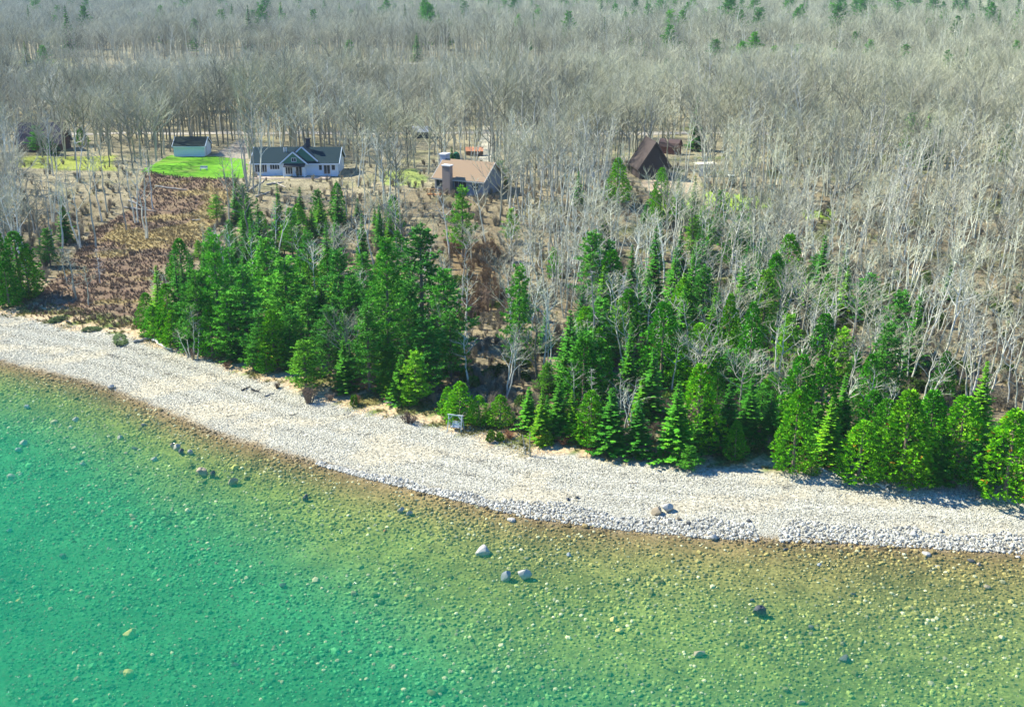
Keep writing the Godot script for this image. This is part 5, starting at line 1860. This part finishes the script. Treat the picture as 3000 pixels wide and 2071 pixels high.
func build_small_things() -> void:
	# white garden swing on the beach edge
	var wood := Color(0.52, 0.56, 0.54)
	var sw := thing("garden_swing", "white wooden garden swing with its frame standing at the beach edge", "swing", on_ground(-5.7, -108.3), -0.30)
	sw.scale = Vector3(0.88, 0.88, 0.88)
	for a in [-0.78, 0.78]:
		for c in [-0.55, 0.55]:
			var leg := Shape.new()
			leg.bar(Vector3(a * 1.06, -0.15, c), Vector3(a, 1.75, 0.06 * signf(c)), 0.10, 0.10, wood)
			part(sw, "leg", leg.mesh(), paint())
		var br := Shape.new()
		br.bar(Vector3(a * 1.0, 1.30, 0.1), Vector3(a * 0.45, 1.72, 0.02), 0.09, 0.09, wood)
		part(sw, "brace", br.mesh(), paint())
		var ch := Shape.new()
		ch.bar(Vector3(a * 0.66, 0.45, 0.1), Vector3(a * 0.66, 1.72, 0.0), 0.025, 0.025, Color(0.25, 0.25, 0.25))
		part(sw, "chain", ch.mesh(), paint())
	var beam := Shape.new()
	beam.box(Vector3(0, 1.80, 0), Vector3(1.9, 0.13, 0.13), wood)
	part(sw, "beam", beam.mesh(), paint())
	for k in 4:
		var sl := Shape.new()
		sl.box(Vector3(0, 0.42, -0.14 + 0.13 * k), Vector3(1.06, 0.03, 0.11), Color(0.75, 0.77, 0.80))
		part(sw, "seat_slat", sl.mesh(), paint())
	for k in 4:
		var bk := Shape.new()
		bk.box(Vector3(0, 0.52 + 0.13 * k, -0.22 - 0.03 * k), Vector3(1.06, 0.11, 0.03), Color(0.72, 0.75, 0.80))
		part(sw, "back_slat", bk.mesh(), paint())
	# grey bench on the lawn
	var bn := thing("bench", "pale grey bench alone on the bright green lawn", "bench", on_ground(-63.6, -237.4, 0.06))
	var seat := Shape.new()
	seat.box(Vector3(0, 0.45, 0.1), Vector3(1.5, 0.07, 0.5), Color(0.55, 0.58, 0.62))
	part(bn, "seat", seat.mesh(), paint())
	var rest := Shape.new()
	rest.box(Vector3(0, 0.72, -0.2), Vector3(1.5, 0.42, 0.06), Color(0.38, 0.42, 0.46))
	part(bn, "backrest", rest.mesh(), paint())
	for a in [-0.65, 0.65]:
		for c in [-0.1, 0.28]:
			var lg := Shape.new()
			lg.box(Vector3(a, 0.2, c), Vector3(0.08, 0.42, 0.08), Color(0.4, 0.42, 0.45))
			part(bn, "leg", lg.mesh(), paint())
	# logs and driftwood
	var tones := {"dark": Color(0.045, 0.045, 0.045), "grey": Color(0.28, 0.27, 0.25), "white": Color(0.66, 0.62, 0.54), "pale": Color(0.50, 0.44, 0.35)}
	for k in LOGS.size():
		var e: Array = LOGS[k]
		var a := on_ground(e[0], e[1])
		var b := on_ground(e[2], e[3])
		var len_ := maxf(a.distance_to(b), 0.6)
		if "upright" in e[5]:
			len_ = 1.3
		var o := part(self, numbered("driftwood" if b.z > -140.0 else "fallen_log"), log_shape(len_, clampf(len_ * 0.09, 0.09, 0.2), 60 + k, "forked" in e[5] or "branch" in e[5] or "roots" in e[5]), paint(tones[e[4]], 0.85))
		var dir: Vector3 = b - a
		o.position = (a + b) * 0.5
		o.rotation = Vector3(0, atan2(-dir.z, dir.x), atan2(dir.y, Vector2(dir.x, dir.z).length()))
		if "upright" in e[5]:
			o.rotation = Vector3(0, 0.4, 1.45)
			o.position = a + Vector3(0, 0.6, 0)
		tag(o, e[5], "log", "logs and driftwood")
	# shrubs one can tell apart
	var bare := []
	var green := []
	for k in 3:
		bare.append(twiggy(820 + k).mesh())
		green.append(leafy(830 + k).mesh())
	var hue := {"brown": Color(0.24, 0.17, 0.12), "dark": Color(0.10, 0.07, 0.06), "rust": Color(0.24, 0.11, 0.06), "green": Color(0.12, 0.26, 0.012), "juniper": Color(0.10, 0.15, 0.055)}
	for k in SHRUBS.size():
		var e: Array = SHRUBS[k]
		var leaves: bool = e[4] in ["green", "juniper"]
		var o := part(self, numbered("shrub"), (green if leaves else bare)[k % 3], paint(hue[e[4]], 0.85, 0.2, 0.3 if leaves else 0.0))
		o.position = on_ground(e[0], e[1])
		o.rotation.y = k * 1.3
		o.scale = Vector3(e[2], 0.42 if e[4] == "juniper" else maxf(e[3], 0.3) * 1.1, clampf(e[2] * 0.7, 0.5, 2.0))
		tag(o, e[5], "shrub", "shrubs of the beach edge and yards")


func build_undergrowth() -> void:
	var r := seeded(31)
	var bushes := []
	for k in 3:
		bushes.append(twiggy(840 + k).mesh())
	var tuft := Shape.new()
	for k in 16:
		var a := r.randf() * TAU
		var out := Vector3(cos(a), 0, sin(a))
		var w := r.randf_range(0.75, 1.25)
		tuft.leaf(out * r.randf() * 0.25, (out * r.randf_range(0.15, 0.7) + Vector3.UP).normalized(), Vector3(-out.z, 0, out.x), r.randf_range(0.5, 1.0), 0.045, Color(w, w, w))
	var heath := [[], []]
	var straw := [[], []]
	var brush := [[], []]
	var dune := [[], []]
	for k in 46000:
		var x := r.randf_range(-90.0, -30.0)
		var z := r.randf_range(-240.0, -136.0)
		if not inside(x, z, CLEARING):
			continue
		var grassy := patch.get_noise_2d(x * 0.9, z * 1.6) + (0.30 if inside(x, z, STRAW) else -0.22)
		if grassy > 0.1:
			if r.randf() < 0.6:
				straw[0].append(tilted(r, on_ground(x, z), r.randf_range(0.3, 0.6), 0.9, 0.2))
				straw[1].append(Color(0.33, 0.255, 0.125) * r.randf_range(0.7, 1.3))
		elif r.randf() < 0.55 + 0.9 * fine.get_noise_2d(x * 0.6, z * 0.9):
			heath[0].append(tilted(r, on_ground(x, z), r.randf_range(0.25, 0.6), r.randf_range(0.6, 1.1), 0.15))
			heath[1].append(Color(0.20, 0.13, 0.092).lerp(Color(0.28, 0.195, 0.125), r.randf()) * r.randf_range(0.7, 1.25))
	for k in 15000:
		var z := -100.0 - 150.0 * pow(r.randf(), 1.4)
		var x := r.randf_range(-0.5, 0.5) * -z
		var d := inland(x, z)
		if d < 15.5 or inside(x, z, CLEARING) or inside(x, z, LAWN) or inside(x, z, YARD):
			continue
		if z < -222.0 and r.randf() < 0.7:
			continue
		var s := r.randf_range(0.5, 1.5) * (1.5 if r.randf() < 0.1 else 1.0)
		if inside(x, z, HEATH):
			brush[0].append(tilted(r, on_ground(x, z), s * 1.2, 1.3, 0.15))
			brush[1].append(Color(0.205, 0.135, 0.075) * r.randf_range(0.7, 1.3))
		elif r.randf() < 0.55:
			brush[0].append(tilted(r, on_ground(x, z), s, 1.1, 0.2))
			brush[1].append(Color(0.20, 0.155, 0.11).lerp(Color(0.28, 0.25, 0.17), r.randf()) * r.randf_range(0.7, 1.3))
		else:
			straw[0].append(tilted(r, on_ground(x, z), r.randf_range(0.3, 0.7), 0.9, 0.2))
			straw[1].append(Color(0.20, 0.21, 0.05).lerp(Color(0.30, 0.24, 0.11), r.randf()) * r.randf_range(0.7, 1.3))
	var herbs := [[], []]
	for k in 3200:
		var z := -92.0 - 75.0 * r.randf()
		var x := r.randf_range(-0.46, 0.46) * -z
		var d := inland(x, z)
		if d < 14.0 or inside(x, z, CLEARING) or rough.get_noise_2d(x * 1.3 + 90.0, z) < (0.0 if x > 12.0 else 0.25):
			continue
		herbs[0].append(tilted(r, on_ground(x, z), r.randf_range(0.6, 1.7), 0.9, 0.2))
		herbs[1].append(Color(0.10, 0.21, 0.035).lerp(Color(0.19, 0.27, 0.05), r.randf()) * r.randf_range(0.6, 1.3))
	var hb := group_of("young_growth", "low green growth under the birches and along the groves")
	scatter(hb, "foliage", leafy(850).mesh(), paint(Color.WHITE, 0.9, 0.2, 0.4), herbs[0], herbs[1])
	for k in 7000:
		var x := r.randf_range(-75.0, 50.0)
		var d := r.randf_range(10.5, 17.5)
		var z := along(SHORE, x) - d * 1.12
		d = inland(x, z)
		var edge := 11.4 + 1.4 * rough.get_noise_2d(x * 2.5, 7.0)
		if d < edge or (rough.get_noise_2d(x * 4.0, z * 6.0) + 0.25 - (d - edge) * 0.13 > 0.02 and r.randf() < 0.93):
			continue
		dune[0].append(tilted(r, on_ground(x, z), r.randf_range(0.25, 0.5), 0.8, 0.3))
		dune[1].append(Color(0.24, 0.18, 0.07).lerp(Color(0.13, 0.17, 0.045), r.randf()) * r.randf_range(0.7, 1.3))
	# sticks washed up in lines along the beach
	var stick := Shape.new()
	stick.tube(Vector3(-0.5, 0.03, 0), Vector3(0.1, 0.05, 0.06), 0.035, 0.028, 5, Color.WHITE)
	stick.tube(Vector3(0.1, 0.05, 0.06), Vector3(0.5, 0.03, -0.02), 0.028, 0.012, 5, Color.WHITE)
	var wrack := [[], []]
	for k in 260:
		var x := r.randf_range(-76.0, 48.0)
		var d: float = [4.6, 7.4, 10.6, 10.9][r.randi() % 4] + r.randf_range(-0.5, 0.5) + 0.7 * rough.get_noise_2d(x * 0.8, 4.0)
		if rough.get_noise_2d(x * 2.0, d * 3.0) < -0.05:
			continue
		var z := along(SHORE, x) - d * 1.12
		wrack[0].append(Transform3D(Basis(Vector3.UP, 0.35 + r.randf_range(-0.7, 0.7)) * Basis.from_scale(Vector3.ONE * r.randf_range(0.3, 1.1)), on_ground(x, z, 0.04)))
		wrack[1].append(Color(0.10, 0.075, 0.055).lerp(Color(0.40, 0.35, 0.27), r.randf()))
	var wk := group_of("washed_up_sticks", "small sticks and debris washed up in lines along the beach")
	scatter(wk, "sticks", stick.mesh(), paint(), wrack[0], wrack[1])
	var o := group_of("heath_brush", "reddish brown bare brush covering the clearing")
	scatter(o, "brush", bushes[0], paint(), heath[0], heath[1])
	var g := group_of("dry_grass", "straw-coloured dry grass of the clearing and woods")
	scatter(g, "grass", tuft.mesh(), paint(Color.WHITE, 0.9, 0.2, 0.3), straw[0], straw[1])
	var u := group_of("undergrowth", "brown bare undergrowth of the woods behind the beach")
	scatter(u, "brush", bushes[1], paint(), brush[0], brush[1])
	var f := group_of("dune_grass", "low grass and weeds along the top of the beach")
	scatter(f, "grass", tuft.mesh(), paint(Color.WHITE, 0.9, 0.2, 0.3), dune[0], dune[1])
